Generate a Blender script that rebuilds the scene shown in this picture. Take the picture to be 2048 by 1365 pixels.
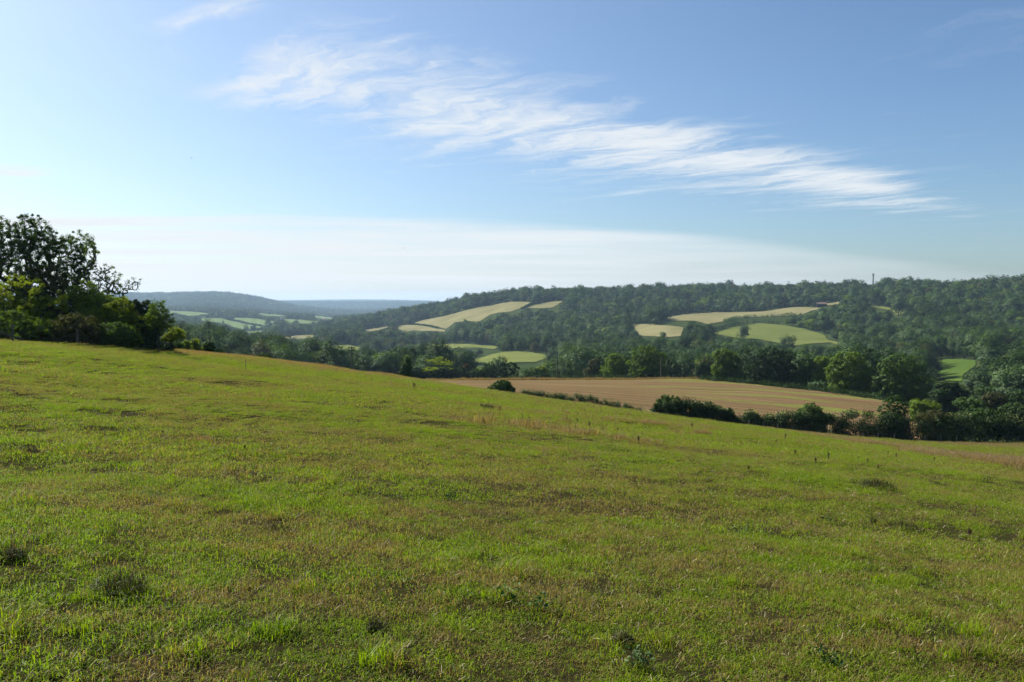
import bpy, math, random, bisect
import numpy as np
from mathutils import Vector, geometry as mgeo
R = math.radians
rng = np.random.default_rng(7)
random.seed(7)
for o in list(bpy.data.objects): bpy.data.objects.remove(o)
scene = bpy.context.scene
COL = scene.collection
# ------------------------------------------------------------------ camera
F = 28 / 36 * 2048.0
PITCH = math.atan(82.5 / F)
cam_d = bpy.data.cameras.new('camera'); cam = bpy.data.objects.new('camera', cam_d); COL.objects.link(cam)
cam_d.lens = 28; cam_d.sensor_width = 36; cam_d.clip_start = 0.1; cam_d.clip_end = 60000
cam.location = (0, 0, 0); cam.rotation_euler = (R(90) - PITCH, 0, 0)
scene.camera = cam
# ------------------------------------------------------------------ light and sky
SUN_AZ, SUN_EL = -50.0, 38.0      # azimuth from the view direction (negative: to the left), elevation
scene.view_settings.view_transform = 'Standard'
scene.view_settings.look = 'None'
scene.view_settings.gamma = 1.0
scene.view_settings.use_curve_mapping = False
scene.view_settings.exposure = 1.05
scene.render.engine = 'CYCLES'
cy = scene.cycles
cy.use_denoising = True; cy.denoiser = 'OPENIMAGEDENOISE'; cy.denoising_input_passes = 'RGB_ALBEDO_NORMAL'
cy.max_bounces = 6; cy.diffuse_bounces = 2; cy.glossy_bounces = 1; cy.transmission_bounces = 3
cy.volume_bounces = 0; cy.transparent_max_bounces = 4
cy.use_adaptive_sampling = True; cy.adaptive_threshold = 0.02
cy.caustics_reflective = False; cy.caustics_refractive = False
cy.sample_clamp_indirect = 4.0
sun_d = bpy.data.lights.new('sun', 'SUN'); sun = bpy.data.objects.new('sun', sun_d); COL.objects.link(sun)
sun_d.energy = 5.0; sun_d.angle = R(0.53); sun_d.color = (1.0, 0.95, 0.86)
sdir = Vector((math.sin(R(SUN_AZ)) * math.cos(R(SUN_EL)), math.cos(R(SUN_AZ)) * math.cos(R(SUN_EL)), math.sin(R(SUN_EL))))
sun.rotation_euler = sdir.to_track_quat('Z', 'Y').to_euler()


class NT:
    """small helper for node trees"""
    def __init__(s, tree): s.t = tree; s.n = tree.nodes; s.l = tree.links
    def node(s, typ, **kw):
        n = s.n.new(typ)
        for k, v in kw.items(): setattr(n, k, v)
        return n
    def put(s, n, i, v):
        if v is None: return
        if isinstance(v, bpy.types.NodeSocket): s.l.new(v, n.inputs[i])
        else:
            try: n.inputs[i].default_value = v
            except Exception: n.inputs[i].default_value = (*v, 1.0)
    def m(s, op, a, b=None, c=None, clamp=False):
        n = s.node('ShaderNodeMath', operation=op, use_clamp=clamp)
        s.put(n, 0, a); s.put(n, 1, b); s.put(n, 2, c)
        return n.outputs[0]
    def noise(s, vec, scale, detail=4, rough=0.5, dist=0.0, dim='3D'):
        n = s.node('ShaderNodeTexNoise', noise_dimensions=dim)
        s.put(n, 'Vector', vec); s.put(n, 'Scale', scale); s.put(n, 'Detail', detail); s.put(n, 'Roughness', rough); s.put(n, 'Distortion', dist)
        return n.outputs['Fac']
    def comb(s, x, y, z):
        n = s.node('ShaderNodeCombineXYZ'); s.put(n, 0, x); s.put(n, 1, y); s.put(n, 2, z); return n.outputs[0]
    def step(s, v, a, b, x=0.0, y=1.0):
        n = s.node('ShaderNodeMapRange', interpolation_type='SMOOTHSTEP')
        s.put(n, 0, v); s.put(n, 1, a); s.put(n, 2, b); s.put(n, 3, x); s.put(n, 4, y)
        return n.outputs[0]
    def mix(s, f, a, b, blend='MIX'):
        n = s.node('ShaderNodeMix', data_type='RGBA', blend_type=blend, clamp_factor=True)
        s.put(n, 0, f); s.put(n, 6, a if not isinstance(a, tuple) else (*a, 1)); s.put(n, 7, b if not isinstance(b, tuple) else (*b, 1))
        return n.outputs[2]
    def curve(s, v, pts):
        n = s.node('ShaderNodeFloatCurve'); s.put(n, 1, v)
        c = n.mapping.curves[0]
        n.mapping.use_clip = False
        c.points[0].location = pts[0]; c.points[1].location = pts[-1]
        for p in pts[1:-1]: c.points.new(*p)
        n.mapping.update()
        return n.outputs[0]


world = bpy.data.worlds.new('World'); scene.world = world; world.use_nodes = True
w = NT(world.node_tree); w.n.clear()
sky = w.node('ShaderNodeTexSky', sky_type='NISHITA', sun_disc=False)
sky.sun_elevation = R(SUN_EL); sky.sun_rotation = R(SUN_AZ)
sky.altitude = 150; sky.air_density = 1.0; sky.dust_density = 1.1; sky.ozone_density = 3.0
tc = w.node('ShaderNodeTexCoord'); sp = w.node('ShaderNodeSeparateXYZ'); w.l.new(tc.outputs['Generated'], sp.inputs[0])
dx, dy, dz = sp.outputs
zc = w.m('MAXIMUM', dz, 0.015)
PX = w.m('DIVIDE', dx, zc); PY = w.m('DIVIDE', dy, zc)                 # where the ray meets the cirrus layer
yc = w.m('MAXIMUM', dy, 0.05)
U = w.m('DIVIDE', dx, yc); V = w.m('DIVIDE', dz, yc)
front = w.step(dy, 0.1, 0.4)
sA = w.m('SUBTRACT', w.m('MULTIPLY', PX, 0.70), w.m('MULTIPLY', PY, 0.72))   # along the streaks
sB = w.m('ADD', w.m('MULTIPLY', PX, 0.72), w.m('MULTIPLY', PY, 0.70))        # across the streaks
wob = w.noise(w.comb(PX, PY, 3.0), 0.45, 2)
wob2 = w.noise(w.comb(PX, PY, 8.0), 1.9, 4, 0.6)
sB2 = w.m('ADD', sB, w.m('ADD', w.m('MULTIPLY', wob, 0.55), w.m('MULTIPLY', wob2, 0.65)))
fil = w.noise(w.comb(w.m('MULTIPLY', sA, 0.55), w.m('MULTIPLY', sB2, 1.7), 0.0), 1.0, 10, 0.60, 0.25)
fil2 = w.noise(w.comb(w.m('MULTIPLY', sA, 1.5), w.m('MULTIPLY', sB2, 5.5), 7.0), 1.0, 8, 0.62, 0.9)
mass = w.noise(w.comb(PX, PY, 11.0), 0.9, 4, 0.5)
u01 = w.m('MULTIPLY_ADD', U, 0.5, 0.5)      # u=-1..1 -> 0..1
def uu(px): return (px - 1024) / F * 0.5 + 0.5
def vv(py): return (600 - py) / F
vc = w.curve(u01, [(0.0, vv(230)), (uu(330), vv(200)), (uu(430), vv(190)), (uu(640), vv(165)), (uu(900), vv(215)), (uu(1300), vv(300)), (uu(1650), vv(362)), (uu(1950), vv(425)), (1.0, vv(470))])
hw = w.curve(u01, [(0.0, 0.010), (uu(330), 0.012), (uu(430), 0.024), (uu(640), 0.070), (uu(900), 0.085), (uu(1300), 0.062), (uu(1650), 0.046), (uu(1950), 0.020), (1.0, 0.012)])
sd = w.m('DIVIDE', w.m('SUBTRACT', V, vc), hw)
bd = w.m('ADD', w.m('ABSOLUTE', sd), w.m('MULTIPLY', w.m('SUBTRACT', mass, 0.5), 0.9))
bandm = w.m('MULTIPLY', w.step(bd, 1.45, 0.0), w.m('MULTIPLY', front, w.step(U, -0.46, -0.33)))
dens = w.m('ADD', w.m('MULTIPLY', w.m('SUBTRACT', fil, 0.5), 2.9), w.m('MULTIPLY', w.m('SUBTRACT', fil2, 0.5), 2.0))
bandm = w.m('MULTIPLY', bandm, w.step(U, 0.68, 0.42, 0.0, 1.0))
cir = w.m('MULTIPLY', w.step(w.m('ADD', bandm, dens), 0.18, 1.55), 0.92)
cir = w.m('MULTIPLY', cir, w.m('MULTIPLY_ADD', bandm, 0.78, 0.22))
# the separate bright wisp at the upper left
ln = w.m('SUBTRACT', V, w.m('MULTIPLY_ADD', U, 0.25, 0.4465))
tw = w.m('MULTIPLY', w.step(w.m('ABSOLUTE', ln), 0.026, 0.0), w.m('MULTIPLY', w.step(U, -0.53, -0.38), w.step(U, -0.24, -0.36)))
tw = w.m('MULTIPLY', w.m('MULTIPLY', w.step(w.m('ADD', tw, dens), 0.25, 1.5), w.m('MULTIPLY', tw, 0.85)), front)
cir = w.m('MAXIMUM', cir, tw)
# low sheet of cirrostratus over the far valley
vt = w.curve(u01, [(0.0, vv(430)), (uu(0), vv(428)), (uu(300), vv(432)), (uu(850), vv(436)), (uu(1150), vv(449)), (uu(1500), vv(478)), (uu(1750), vv(512)), (uu(2048), vv(545)), (1.0, vv(570))])
stri = w.noise(w.comb(w.m('MULTIPLY', U, 2.2), w.m('MULTIPLY', V, 62.0), 1.0), 1.0, 6, 0.6, 0.3)
vt2 = w.m('ADD', vt, w.m('MULTIPLY', w.m('SUBTRACT', stri, 0.5), w.step(U, 0.1, -0.6, 0.007, 0.045)))
edge = w.m('SUBTRACT', vt2, V)
sheet = w.m('MULTIPLY', w.step(edge, -0.004, 0.014), front)
body = w.m('MULTIPLY_ADD', w.m('SUBTRACT', stri, 0.5), w.step(U, 0.1, -0.5, 1.6, 3.2), 0.76, clamp=True)
body = w.m('MAXIMUM', body, w.step(V, 0.075, 0.03, 0.0, 0.62))
sheet = w.m('MULTIPLY', sheet, w.m('MULTIPLY', body, w.step(U, 0.55, -0.1, 0.38, 1.0)))
sheet = w.m('MULTIPLY', sheet, w.step(V, 0.0, 0.05, 0.85, 1.0))
# a small wisp at the far left
wl = w.m('MULTIPLY', w.step(w.m('ABSOLUTE', w.m('SUBTRACT', V, vv(350))), 0.022, 0.0), w.m('MULTIPLY', w.step(U, -0.53, -0.62), front))
wl = w.m('MULTIPLY', wl, w.step(w.noise(w.comb(w.m('MULTIPLY', U, 6.0), w.m('MULTIPLY', V, 90.0), 5.0), 1.0, 6, 0.65, 0.5), 0.38, 0.68))
veil = w.m('MULTIPLY', w.m('MULTIPLY', w.step(U, 0.6, -0.6, 0.0, 0.13), front), w.m('MULTIPLY_ADD', mass, 0.8, 0.6))
cir = w.m('ADD', veil, w.m('MULTIPLY', cir, w.m('SUBTRACT', 1.0, veil)))
cloud = w.m('MAXIMUM', w.m('MAXIMUM', cir, sheet), w.m('MULTIPLY', wl, 1.0), clamp=True)
SKY_K = 0.055
skc = w.mix(1.0, sky.outputs[0], (0.88, 1.02, 1.12), 'MULTIPLY')
bg1 = w.node('ShaderNodeBackground'); w.l.new(skc, bg1.inputs[0]); bg1.inputs[1].default_value = SKY_K
bg2 = w.node('ShaderNodeBackground'); bg2.inputs[0].default_value = (0.93, 0.97, 1.0, 1); bg2.inputs[1].default_value = 0.45
mx = w.node('ShaderNodeMixShader'); w.l.new(cloud, mx.inputs[0]); w.l.new(bg1.outputs[0], mx.inputs[1]); w.l.new(bg2.outputs[0], mx.inputs[2])
wo = w.node('ShaderNodeOutputWorld'); w.l.new(mx.outputs[0], wo.inputs[0])

# ------------------------------------------------------------------ projection helpers
cp, sp_ = math.cos(PITCH), math.sin(PITCH)
def uv_of(px, py):
    a = (px - 1024) / F; b = (682.5 - py) / F
    Yf = cp + b * sp_
    return a / Yf, (-sp_ + b * cp) / Yf
def px_of(x, y, z):
    d = y * cp - z * sp_; up = y * sp_ + z * cp
    return 1024 + F * x / d, 682.5 - F * up / d

# ------------------------------------------------------------------ terrain
EDGE = [(-900, 50), (-300, 55), (0, 60), (350, 72), (500, 84), (700, 84), (850, 95), (1010, 98), (1270, 101), (1480, 108), (1700, 114), (2048, 116), (2600, 118), (4000, 118)]
EDGE_PY = [(0, 683), (350, 701), (500, 721), (700, 746), (850, 767), (1010, 788), (1270, 827), (1480, 857), (1700, 876), (2048, 886)]
eu = np.array([uv_of(p, 700)[0] for p, _ in EDGE]); ed = np.array([d for _, d in EDGE], float)
def edge_dist(u): return np.interp(u, eu, ed)
_A = []; _b = []
def _basis(X, Y):
    X = X / 60.0; Y = Y / 60.0
    return [X, Y, X*X, X*Y, Y*Y, X**3, X*X*Y, X*Y*Y, Y**3]
for p, q in EDGE_PY:
    u, v = uv_of(p, q); Y = float(edge_dist(u)); g = v * Y + 1.6
    for fr, wt in ((1.0, 3.0), (0.8, 1.0), (0.6, 0.8), (0.4, 0.6), (0.2, 0.4), (0.08, 0.3)):
        _A.append([wt * t for t in _basis(u * Y * fr, Y * fr)]); _b.append(wt * g * fr)
for (X, Y, g) in ((-25, -10, 1.2), (25, -10, -0.6), (0, -25, 1.8), (110, 118, -19.8), (-75, 60, 0.6)):
    _A.append([0.25 * t for t in _basis(X, Y)]); _b.append(0.25 * g)
MC = np.linalg.lstsq(np.array(_A), np.array(_b), rcond=None)[0]
def zmeadow(x, y):
    xx = 85 * np.tanh(x / 85.0) if False else np.clip(x, -60, 110); yy = np.clip(y, -40, 125)
    return -1.6 + sum(c * t for c, t in zip(MC, _basis(xx, yy)))

COLS = {
 -900: [(100, 720), (250, 760), (500, 730), (900, 690), (1500, 660), (2500, 640), (3200, 620), (6200, 590), (9000, 605), (9000, 610), (13000, 600)],
 0: [(100, 722), (250, 762), (400, 735), (600, 690), (900, 690), (1500, 665), (2300, 645), (2900, 628), (4700, 618), (6200, 592), (7700, 606), (10600, 612), (13000, 600)],
 350: [(120, 748), (250, 745), (420, 712), (560, 684), (800, 712), (1200, 690), (1800, 662), (2300, 644), (2800, 627), (4300, 617), (6200, 591), (7700, 606), (10600, 612), (13000, 600)],
 430: [(135, 757), (275, 751), (430, 723), (605, 696), (825, 714), (1250, 691), (1800, 666), (2300, 647.5), (2800, 630.5), (3900, 619), (6200, 589), (7700, 606), (10600, 611), (13000, 600.5)],
 500: [(150, 768), (300, 758), (450, 735), (650, 708), (850, 716), (1300, 692), (1800, 670), (2300, 651), (2800, 634), (4300, 622), (6200, 595), (7600, 608), (9000, 606), (10600, 612), (13000, 601)],
 600: [(170, 770), (350, 764), (550, 735), (750, 722), (1000, 706), (1350, 684), (1700, 672), (2300, 650), (2800, 638), (4300, 630), (6200, 618), (7600, 615), (9000, 606.5), (10600, 612), (13000, 600.5)],
 700: [(200, 768), (400, 764), (600, 742), (800, 725), (1050, 702), (1350, 682), (1600, 668), (1900, 652), (2300, 646), (2900, 642), (4700, 634), (7600, 622), (9000, 606.5), (10600, 612), (13000, 599)],
 850: [(180, 778), (270, 760), (400, 772), (600, 760), (750, 742), (950, 715), (1150, 700), (1350, 683), (1550, 664), (1700, 651), (1850, 638), (1980, 622), (2300, 626), (4700, 626), (7600, 618), (9000, 607), (10600, 612), (13000, 601)],
 950: [(170, 772), (262, 758), (320, 762), (420, 752), (560, 740), (700, 731), (850, 716), (1050, 693), (1250, 676), (1400, 657), (1550, 640), (1700, 617), (1850, 602), (2300, 612), (5000, 614), (8000, 612), (13000, 606)],
 1050: [(170, 776), (265, 758), (330, 762), (420, 756), (560, 742), (640, 730), (760, 707), (950, 698), (1150, 676), (1350, 645), (1500, 618), (1620, 604), (1750, 592), (2200, 600), (5000, 610), (13000, 606)],
 1200: [(180, 779), (255, 758), (330, 768), (500, 755), (700, 722), (900, 695), (1100, 665), (1300, 638), (1480, 610), (1680, 591), (2200, 600), (5000, 610), (13000, 606)],
 1350: [(190, 778), (240, 757), (300, 768), (420, 768), (600, 730), (780, 690), (860, 677), (980, 655), (1150, 640), (1280, 630), (1480, 603), (1650, 586), (2200, 600), (5000, 610), (13000, 606)],
 1500: [(180, 790), (225, 767), (280, 782), (400, 772), (600, 722), (760, 692), (870, 674), (1030, 648), (1130, 638), (1280, 624), (1450, 600), (1650, 586), (2200, 600), (5000, 610), (13000, 606)],
 1650: [(155, 822), (200, 784), (255, 800), (400, 775), (600, 722), (740, 698), (830, 685), (930, 666), (1080, 637), (1220, 615), (1400, 593), (1550, 582), (2200, 600), (5000, 610), (13000, 606)],
 1800: [(145, 842), (180, 805), (240, 815), (350, 792), (480, 756), (600, 722), (750, 688), (900, 652), (1050, 625), (1220, 598), (1400, 578), (2200, 600), (5000, 610), (13000, 606)],
 1900: [(150, 856), (200, 826), (260, 815), (350, 780), (410, 763), (540, 720), (700, 692), (850, 658), (1030, 622), (1220, 592), (1350, 581), (2200, 600), (5000, 610), (13000, 606)],
 2048: [(150, 868), (210, 838), (280, 800), (380, 758), (490, 720), (560, 706), (700, 688), (850, 650), (1030, 610), (1220, 578), (1350, 571), (2200, 600), (5000, 610), (13000, 606)],
 2900: [(150, 868), (210, 838), (280, 800), (380, 758), (490, 720), (560, 706), (700, 680), (850, 640), (1030, 600), (1220, 570), (1350, 565), (2200, 600), (5000, 610), (13000, 606)],
}
def pchip(xk, yk, x):
    xk = np.asarray(xk, float); yk = np.asarray(yk, float); h = np.diff(xk); d = np.diff(yk) / h
    m = np.zeros_like(yk); m[0] = d[0]; m[-1] = d[-1]
    for i in range(1, len(xk) - 1):
        if d[i - 1] * d[i] > 0:
            w1 = 2 * h[i] + h[i - 1]; w2 = h[i] + 2 * h[i - 1]; m[i] = (w1 + w2) / (w1 / d[i - 1] + w2 / d[i])
    i = np.clip(np.searchsorted(xk, x) - 1, 0, len(h) - 1); t = np.clip((x - xk[i]) / h[i], 0, 1); hh = h[i]
    return (2*t**3 - 3*t**2 + 1) * yk[i] + (t**3 - 2*t**2 + t) * hh * m[i] + (-2*t**3 + 3*t**2) * yk[i+1] + (t**3 - t**2) * hh * m[i+1]
ND = 560
LD = np.linspace(math.log(20), math.log(13500), ND); DD = np.exp(LD)
ck = sorted(COLS); cu = np.array([uv_of(c, 700)[0] for c in ck]); tab = []
for c in ck:
    u = uv_of(c, 700)[0]; E = float(edge_dist(u))
    ds = [E * 0.6, E * 0.8, E]; zs = [float(zmeadow(u * d, d)) for d in ds]
    for d, q in COLS[c]:
        ds.append(d); zs.append(uv_of(c, q)[1] * d)
    tab.append(pchip(np.log(ds), zs, LD))
tab = np.array(tab)
NU = 260
UU = np.linspace(cu[0], cu[-1], NU)
ZT = np.array([pchip(cu, tab[:, j], UU) for j in range(ND)]).T        # [NU, ND]
k = np.array([1, 2, 3, 2, 1.0]); k /= k.sum()
for _ in range(2):
    P = np.pad(ZT, ((2, 2), (0, 0)), 'edge'); ZT = sum(k[i] * P[i:i + NU] for i in range(5))
def hash2(i, j):
    h = np.sin(i * 127.1 + j * 311.7) * 43758.5453
    return h - np.floor(h)
def vnoise(x, y):
    i = np.floor(x); j = np.floor(y); f = x - i; g = y - j; f = f*f*(3-2*f); g = g*g*(3-2*g)
    a = hash2(i, j); b = hash2(i+1, j); c = hash2(i, j+1); d = hash2(i+1, j+1)
    return (a*(1-f)+b*f)*(1-g) + (c*(1-f)+d*f)*g
def T(x, y):
    x = np.asarray(x, float); y = np.asarray(y, float)
    ys = np.maximum(y, 1.0); u = np.clip(x / ys, UU[0], UU[-1])
    a = np.clip((u - UU[0]) / (UU[1] - UU[0]), 0, NU - 1.001); i = a.astype(int); fa = a - i
    b = np.clip((np.log(ys) - LD[0]) / (LD[1] - LD[0]), 0, ND - 1.001); j = b.astype(int); fb = b - j
    zp = (ZT[i, j]*(1-fa) + ZT[i+1, j]*fa)*(1-fb) + (ZT[i, j+1]*(1-fa) + ZT[i+1, j+1]*fa)*fb
    zm = zmeadow(x, y)
    E = edge_dist(u)
    t = np.clip((y - (E - 6)) / 6.0, 0, 1); t = t*t*(3-2*t)
    z = zm*(1-t) + zp*t
    nm = (vnoise(x*0.55, y*0.55)-0.5)*0.10 + (vnoise(x*0.16+9, y*0.16)-0.5)*0.25 + (vnoise(x*1.2, y*1.2+4)-0.5)*0.04
    nf = (vnoise(x*0.012+3, y*0.012)-0.5)*3.0*np.clip((y-300)/500, 0, 1)
    return z + nm*(1-t) + nf
DM = np.exp(np.linspace(math.log(3), math.log(13000), 5000))
def hit(px, py, dmin=2.5, dmax=13000):
    u, v = uv_of(px, py)
    D = DM[(DM > dmin) & (DM < dmax)]
    h = T(u * D, D) - v * D
    k = np.where((h[:-1] < 0) & (h[1:] >= 0))[0]
    if len(k) == 0:
        k0 = int(np.argmax(h[:-1])) ; d = D[k0]
    else:
        k0 = k[0]; f = -h[k0] / (h[k0+1] - h[k0]); d = D[k0] + f * (D[k0+1] - D[k0])
    return u * d, d, float(T(u * d, d))

# ------------------------------------------------------------------ mesh helpers
def mesh_np(name, verts, faces, nper, mats=(), smooth=False, attrs=None):
    """verts (n,3), faces (m,nper) -> mesh"""
    me = bpy.data.meshes.new(name)
    verts = np.asarray(verts, np.float32); faces = np.asarray(faces, np.int32).reshape(-1, nper)
    me.vertices.add(len(verts)); me.vertices.foreach_set('co', verts.ravel())
    me.loops.add(faces.size); me.loops.foreach_set('vertex_index', faces.ravel())
    me.polygons.add(len(faces)); me.polygons.foreach_set('loop_start', np.arange(0, faces.size, nper, dtype=np.int32))
    me.polygons.foreach_set('use_smooth', np.full(len(faces), smooth))
    if attrs:
        for k, v in attrs.items():
            a = me.attributes.new(k, 'FLOAT', 'POINT'); a.data.foreach_set('value', np.asarray(v, np.float32))
    for m in mats: me.materials.append(m)
    me.update(calc_edges=True)
    return me
def link(name, me, parent=None, loc=None, rz=0.0, **tags):
    o = bpy.data.objects.new(name, me); COL.objects.link(o)
    if parent is not None: o.parent = parent
    if loc is not None: o.location = loc
    o.rotation_euler.z = rz
    for k, v in tags.items():
        if v is not None: o[k] = v
    return o
def thing(name, label, cat, loc, rz=0.0, group=None):
    return link(name, None, None, loc, rz, label=label, category=cat, group=group)

class Geo:
    """collects mixed polygons for small hand-made meshes"""
    def __init__(s): s.v = []; s.f = []
    def box(s, c, size, rz=0.0, tilt=(0, 0)):
        cx, cy_, cz = c; hx, hy, hz = size[0]/2, size[1]/2, size[2]/2; b = len(s.v); ca, sa = math.cos(rz), math.sin(rz)
        for z in (-hz, hz):
            for (x, y) in ((-hx, -hy), (hx, -hy), (hx, hy), (-hx, hy)):
                X = x*ca - y*sa + tilt[0]*(z+hz); Y = x*sa + y*ca + tilt[1]*(z+hz)
                s.v.append((cx+X, cy_+Y, cz+z))
        s.f += [(b, b+3, b+2, b+1), (b+4, b+5, b+6, b+7)] + [(b+i, b+(i+1) % 4, b+4+(i+1) % 4, b+4+i) for i in range(4)]
        return s
    def tube(s, p, q, r0, r1, n=6):
        p = Vector(p); q = Vector(q); d = (q-p).normalized(); a = d.orthogonal().normalized(); c = d.cross(a); b = len(s.v)
        for (o_, r_) in ((p, r0), (q, r1)):
            for i in range(n):
                t = 2*math.pi*i/n; s.v.append(tuple(o_ + (a*math.cos(t) + c*math.sin(t))*r_))
        s.f += [(b+i, b+(i+1) % n, b+n+(i+1) % n, b+n+i) for i in range(n)] + [tuple(range(b+n, b+2*n)), tuple(range(b+n-1, b-1, -1))]
        return s
    def poly(s, pts):
        b = len(s.v); s.v += [tuple(p) for p in pts]; s.f.append(tuple(range(b, b+len(pts)))); return s
    def mesh(s, name, mat):
        me = bpy.data.meshes.new(name); me.from_pydata(s.v, [], s.f); me.materials.append(mat); me.update(); return me

# ------------------------------------------------------------------ materials
def mat(name):
    m = bpy.data.materials.new(name); m.use_nodes = True; n = NT(m.node_tree); n.n.clear(); return m, n
def leaf_mat(name, c1, c2, trans=0.4, gloss=0.008, tcol=None, nscale=0.5, hue_obj=0.6):
    m, n = mat(name)
    g = n.node('ShaderNodeNewGeometry'); oi = n.node('ShaderNodeObjectInfo')
    at = n.node('ShaderNodeAttribute', attribute_name='rnd')
    nz = n.noise(g.outputs['Position'], nscale, 3)
    f = n.m('ADD', n.m('MULTIPLY', at.outputs['Fac'], 0.45), n.m('MULTIPLY', n.step(nz, 0.3, 0.7), 0.3))
    f = n.m('ADD', f, n.m('MULTIPLY', n.m('SUBTRACT', oi.outputs['Random'], 0.3), hue_obj), clamp=True)
    c = n.mix(f, c1, c2)
    di = n.node('ShaderNodeBsdfDiffuse'); n.l.new(c, di.inputs[0])
    tr = n.node('ShaderNodeBsdfTranslucent')
    tcn = n.mix(1.0, c, tcol or (1.45, 1.5, 0.5), 'MULTIPLY'); n.l.new(tcn, tr.inputs[0])
    ms = n.node('ShaderNodeMixShader'); ms.inputs[0].default_value = trans; n.l.new(di.outputs[0], ms.inputs[1]); n.l.new(tr.outputs[0], ms.inputs[2])
    gl = n.node('ShaderNodeBsdfGlossy'); gl.inputs['Roughness'].default_value = 0.45; gl.inputs[0].default_value = (0.9, 0.95, 1, 1)
    m2 = n.node('ShaderNodeMixShader'); m2.inputs[0].default_value = gloss; n.l.new(ms.outputs[0], m2.inputs[1]); n.l.new(gl.outputs[0], m2.inputs[2])
    o = n.node('ShaderNodeOutputMaterial'); n.l.new(m2.outputs[0], o.inputs[0])
    return m
def plain_mat(name, c1, c2, scale=2.0, rough=0.9, bump=0.3):
    m, n = mat(name)
    tcn = n.node('ShaderNodeTexCoord')
    nz = n.noise(tcn.outputs['Object'], scale, 6, 0.6)
    c = n.mix(n.step(nz, 0.3, 0.7), c1, c2)
    b = n.node('ShaderNodeBsdfPrincipled'); n.l.new(c, b.inputs['Base Color']); b.inputs['Roughness'].default_value = rough
    b.inputs['Specular IOR Level'].default_value = 0.2
    bp = n.node('ShaderNodeBump'); bp.inputs['Strength'].default_value = bump; n.l.new(nz, bp.inputs['Height']); n.l.new(bp.outputs[0], b.inputs['Normal'])
    o = n.node('ShaderNodeOutputMaterial'); n.l.new(b.outputs[0], o.inputs[0])
    return m
M = {}
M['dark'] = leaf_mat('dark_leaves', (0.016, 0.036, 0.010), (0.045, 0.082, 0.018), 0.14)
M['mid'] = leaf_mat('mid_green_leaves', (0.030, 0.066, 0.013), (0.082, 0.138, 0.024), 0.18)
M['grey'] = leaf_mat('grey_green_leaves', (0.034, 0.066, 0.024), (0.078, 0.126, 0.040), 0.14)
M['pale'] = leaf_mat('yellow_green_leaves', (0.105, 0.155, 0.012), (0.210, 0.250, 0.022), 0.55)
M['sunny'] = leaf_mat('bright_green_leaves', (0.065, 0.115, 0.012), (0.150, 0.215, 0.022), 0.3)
M['ash'] = leaf_mat('ash_leaves', (0.035, 0.072, 0.012), (0.100, 0.155, 0.024), 0.45)
M['olive'] = leaf_mat('olive_leaves', (0.045, 0.052, 0.018), (0.090, 0.090, 0.030), 0.35)
M['rust'] = leaf_mat('rust_leaves', (0.070, 0.045, 0.020), (0.130, 0.085, 0.030), 0.35)
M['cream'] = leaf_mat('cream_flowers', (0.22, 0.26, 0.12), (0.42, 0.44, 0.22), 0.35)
M['bark'] = plain_mat('bark', (0.035, 0.028, 0.020), (0.085, 0.072, 0.055), 6.0)
M['wood'] = plain_mat('weathered_wood', (0.06, 0.052, 0.042), (0.14, 0.12, 0.095), 9.0)
M['pole'] = plain_mat('creosoted_pole', (0.030, 0.024, 0.020), (0.07, 0.06, 0.05), 5.0)
M['wire'] = plain_mat('galvanised_wire', (0.16, 0.16, 0.16), (0.25, 0.25, 0.25), 30.0, 0.5)
M['metal'] = plain_mat('mast_steel', (0.08, 0.085, 0.09), (0.15, 0.155, 0.16), 10.0, 0.5)
M['ceramic'] = plain_mat('brown_ceramic', (0.08, 0.04, 0.03), (0.12, 0.06, 0.04), 20.0, 0.3)
M['bird'] = plain_mat('dark_plumage', (0.02, 0.02, 0.022), (0.04, 0.04, 0.04), 9.0)
M['render'] = plain_mat('white_render', (0.62, 0.60, 0.55), (0.75, 0.73, 0.68), 2.0)
M['tiles'] = plain_mat('roof_tiles', (0.16, 0.10, 0.08), (0.26, 0.17, 0.13), 3.0)
M['glass'] = plain_mat('window_glass', (0.03, 0.035, 0.04), (0.05, 0.055, 0.06), 3.0, 0.1)
M['barn'] = plain_mat('dark_barn_boards', (0.03, 0.028, 0.026), (0.06, 0.055, 0.05), 3.0)

def patch_fields(n, pos):
    """shared world-space noises that say how dry the meadow is at a point (0 lush .. 1 dead)"""
    s = n.node('ShaderNodeVectorMath', operation='MULTIPLY'); n.l.new(pos, s.inputs[0]); s.inputs[1].default_value = (0.8, 1.35, 0.0)
    a = n.noise(s.outputs[0], 0.085, 4, 0.55, 0.4)
    b = n.noise(s.outputs[0], 0.62, 4, 0.6, 0.6)
    c = n.noise(s.outputs[0], 2.7, 5, 0.7)
    d = n.m('ADD', n.m('MULTIPLY', a, 0.30), n.m('ADD', n.m('MULTIPLY', b, 0.32), n.m('MULTIPLY', c, 0.38)))
    return d, a, b
def meadow_ground():
    m, n = mat('meadow_thatch')
    g = n.node('ShaderNodeNewGeometry'); d, a, b = patch_fields(n, g.outputs['Position'])
    fine = n.noise(g.outputs['Position'], 14.0, 8, 0.7)
    c = n.mix(n.step(d, 0.42, 0.62), (0.026, 0.030, 0.008), (0.050, 0.036, 0.020))
    c = n.mix(n.step(fine, 0.35, 0.7), c, (0.028, 0.024, 0.012))
    di = n.node('ShaderNodeBsdfDiffuse'); n.l.new(c, di.inputs[0])
    bp = n.node('ShaderNodeBump'); bp.inputs['Strength'].default_value = 0.6; bp.inputs['Distance'].default_value = 0.05
    n.l.new(fine, bp.inputs['Height']); n.l.new(bp.outputs[0], di.inputs['Normal'])
    o = n.node('ShaderNodeOutputMaterial'); n.l.new(di.outputs[0], o.inputs[0]); return m
M['thatch'] = meadow_ground()
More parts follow.
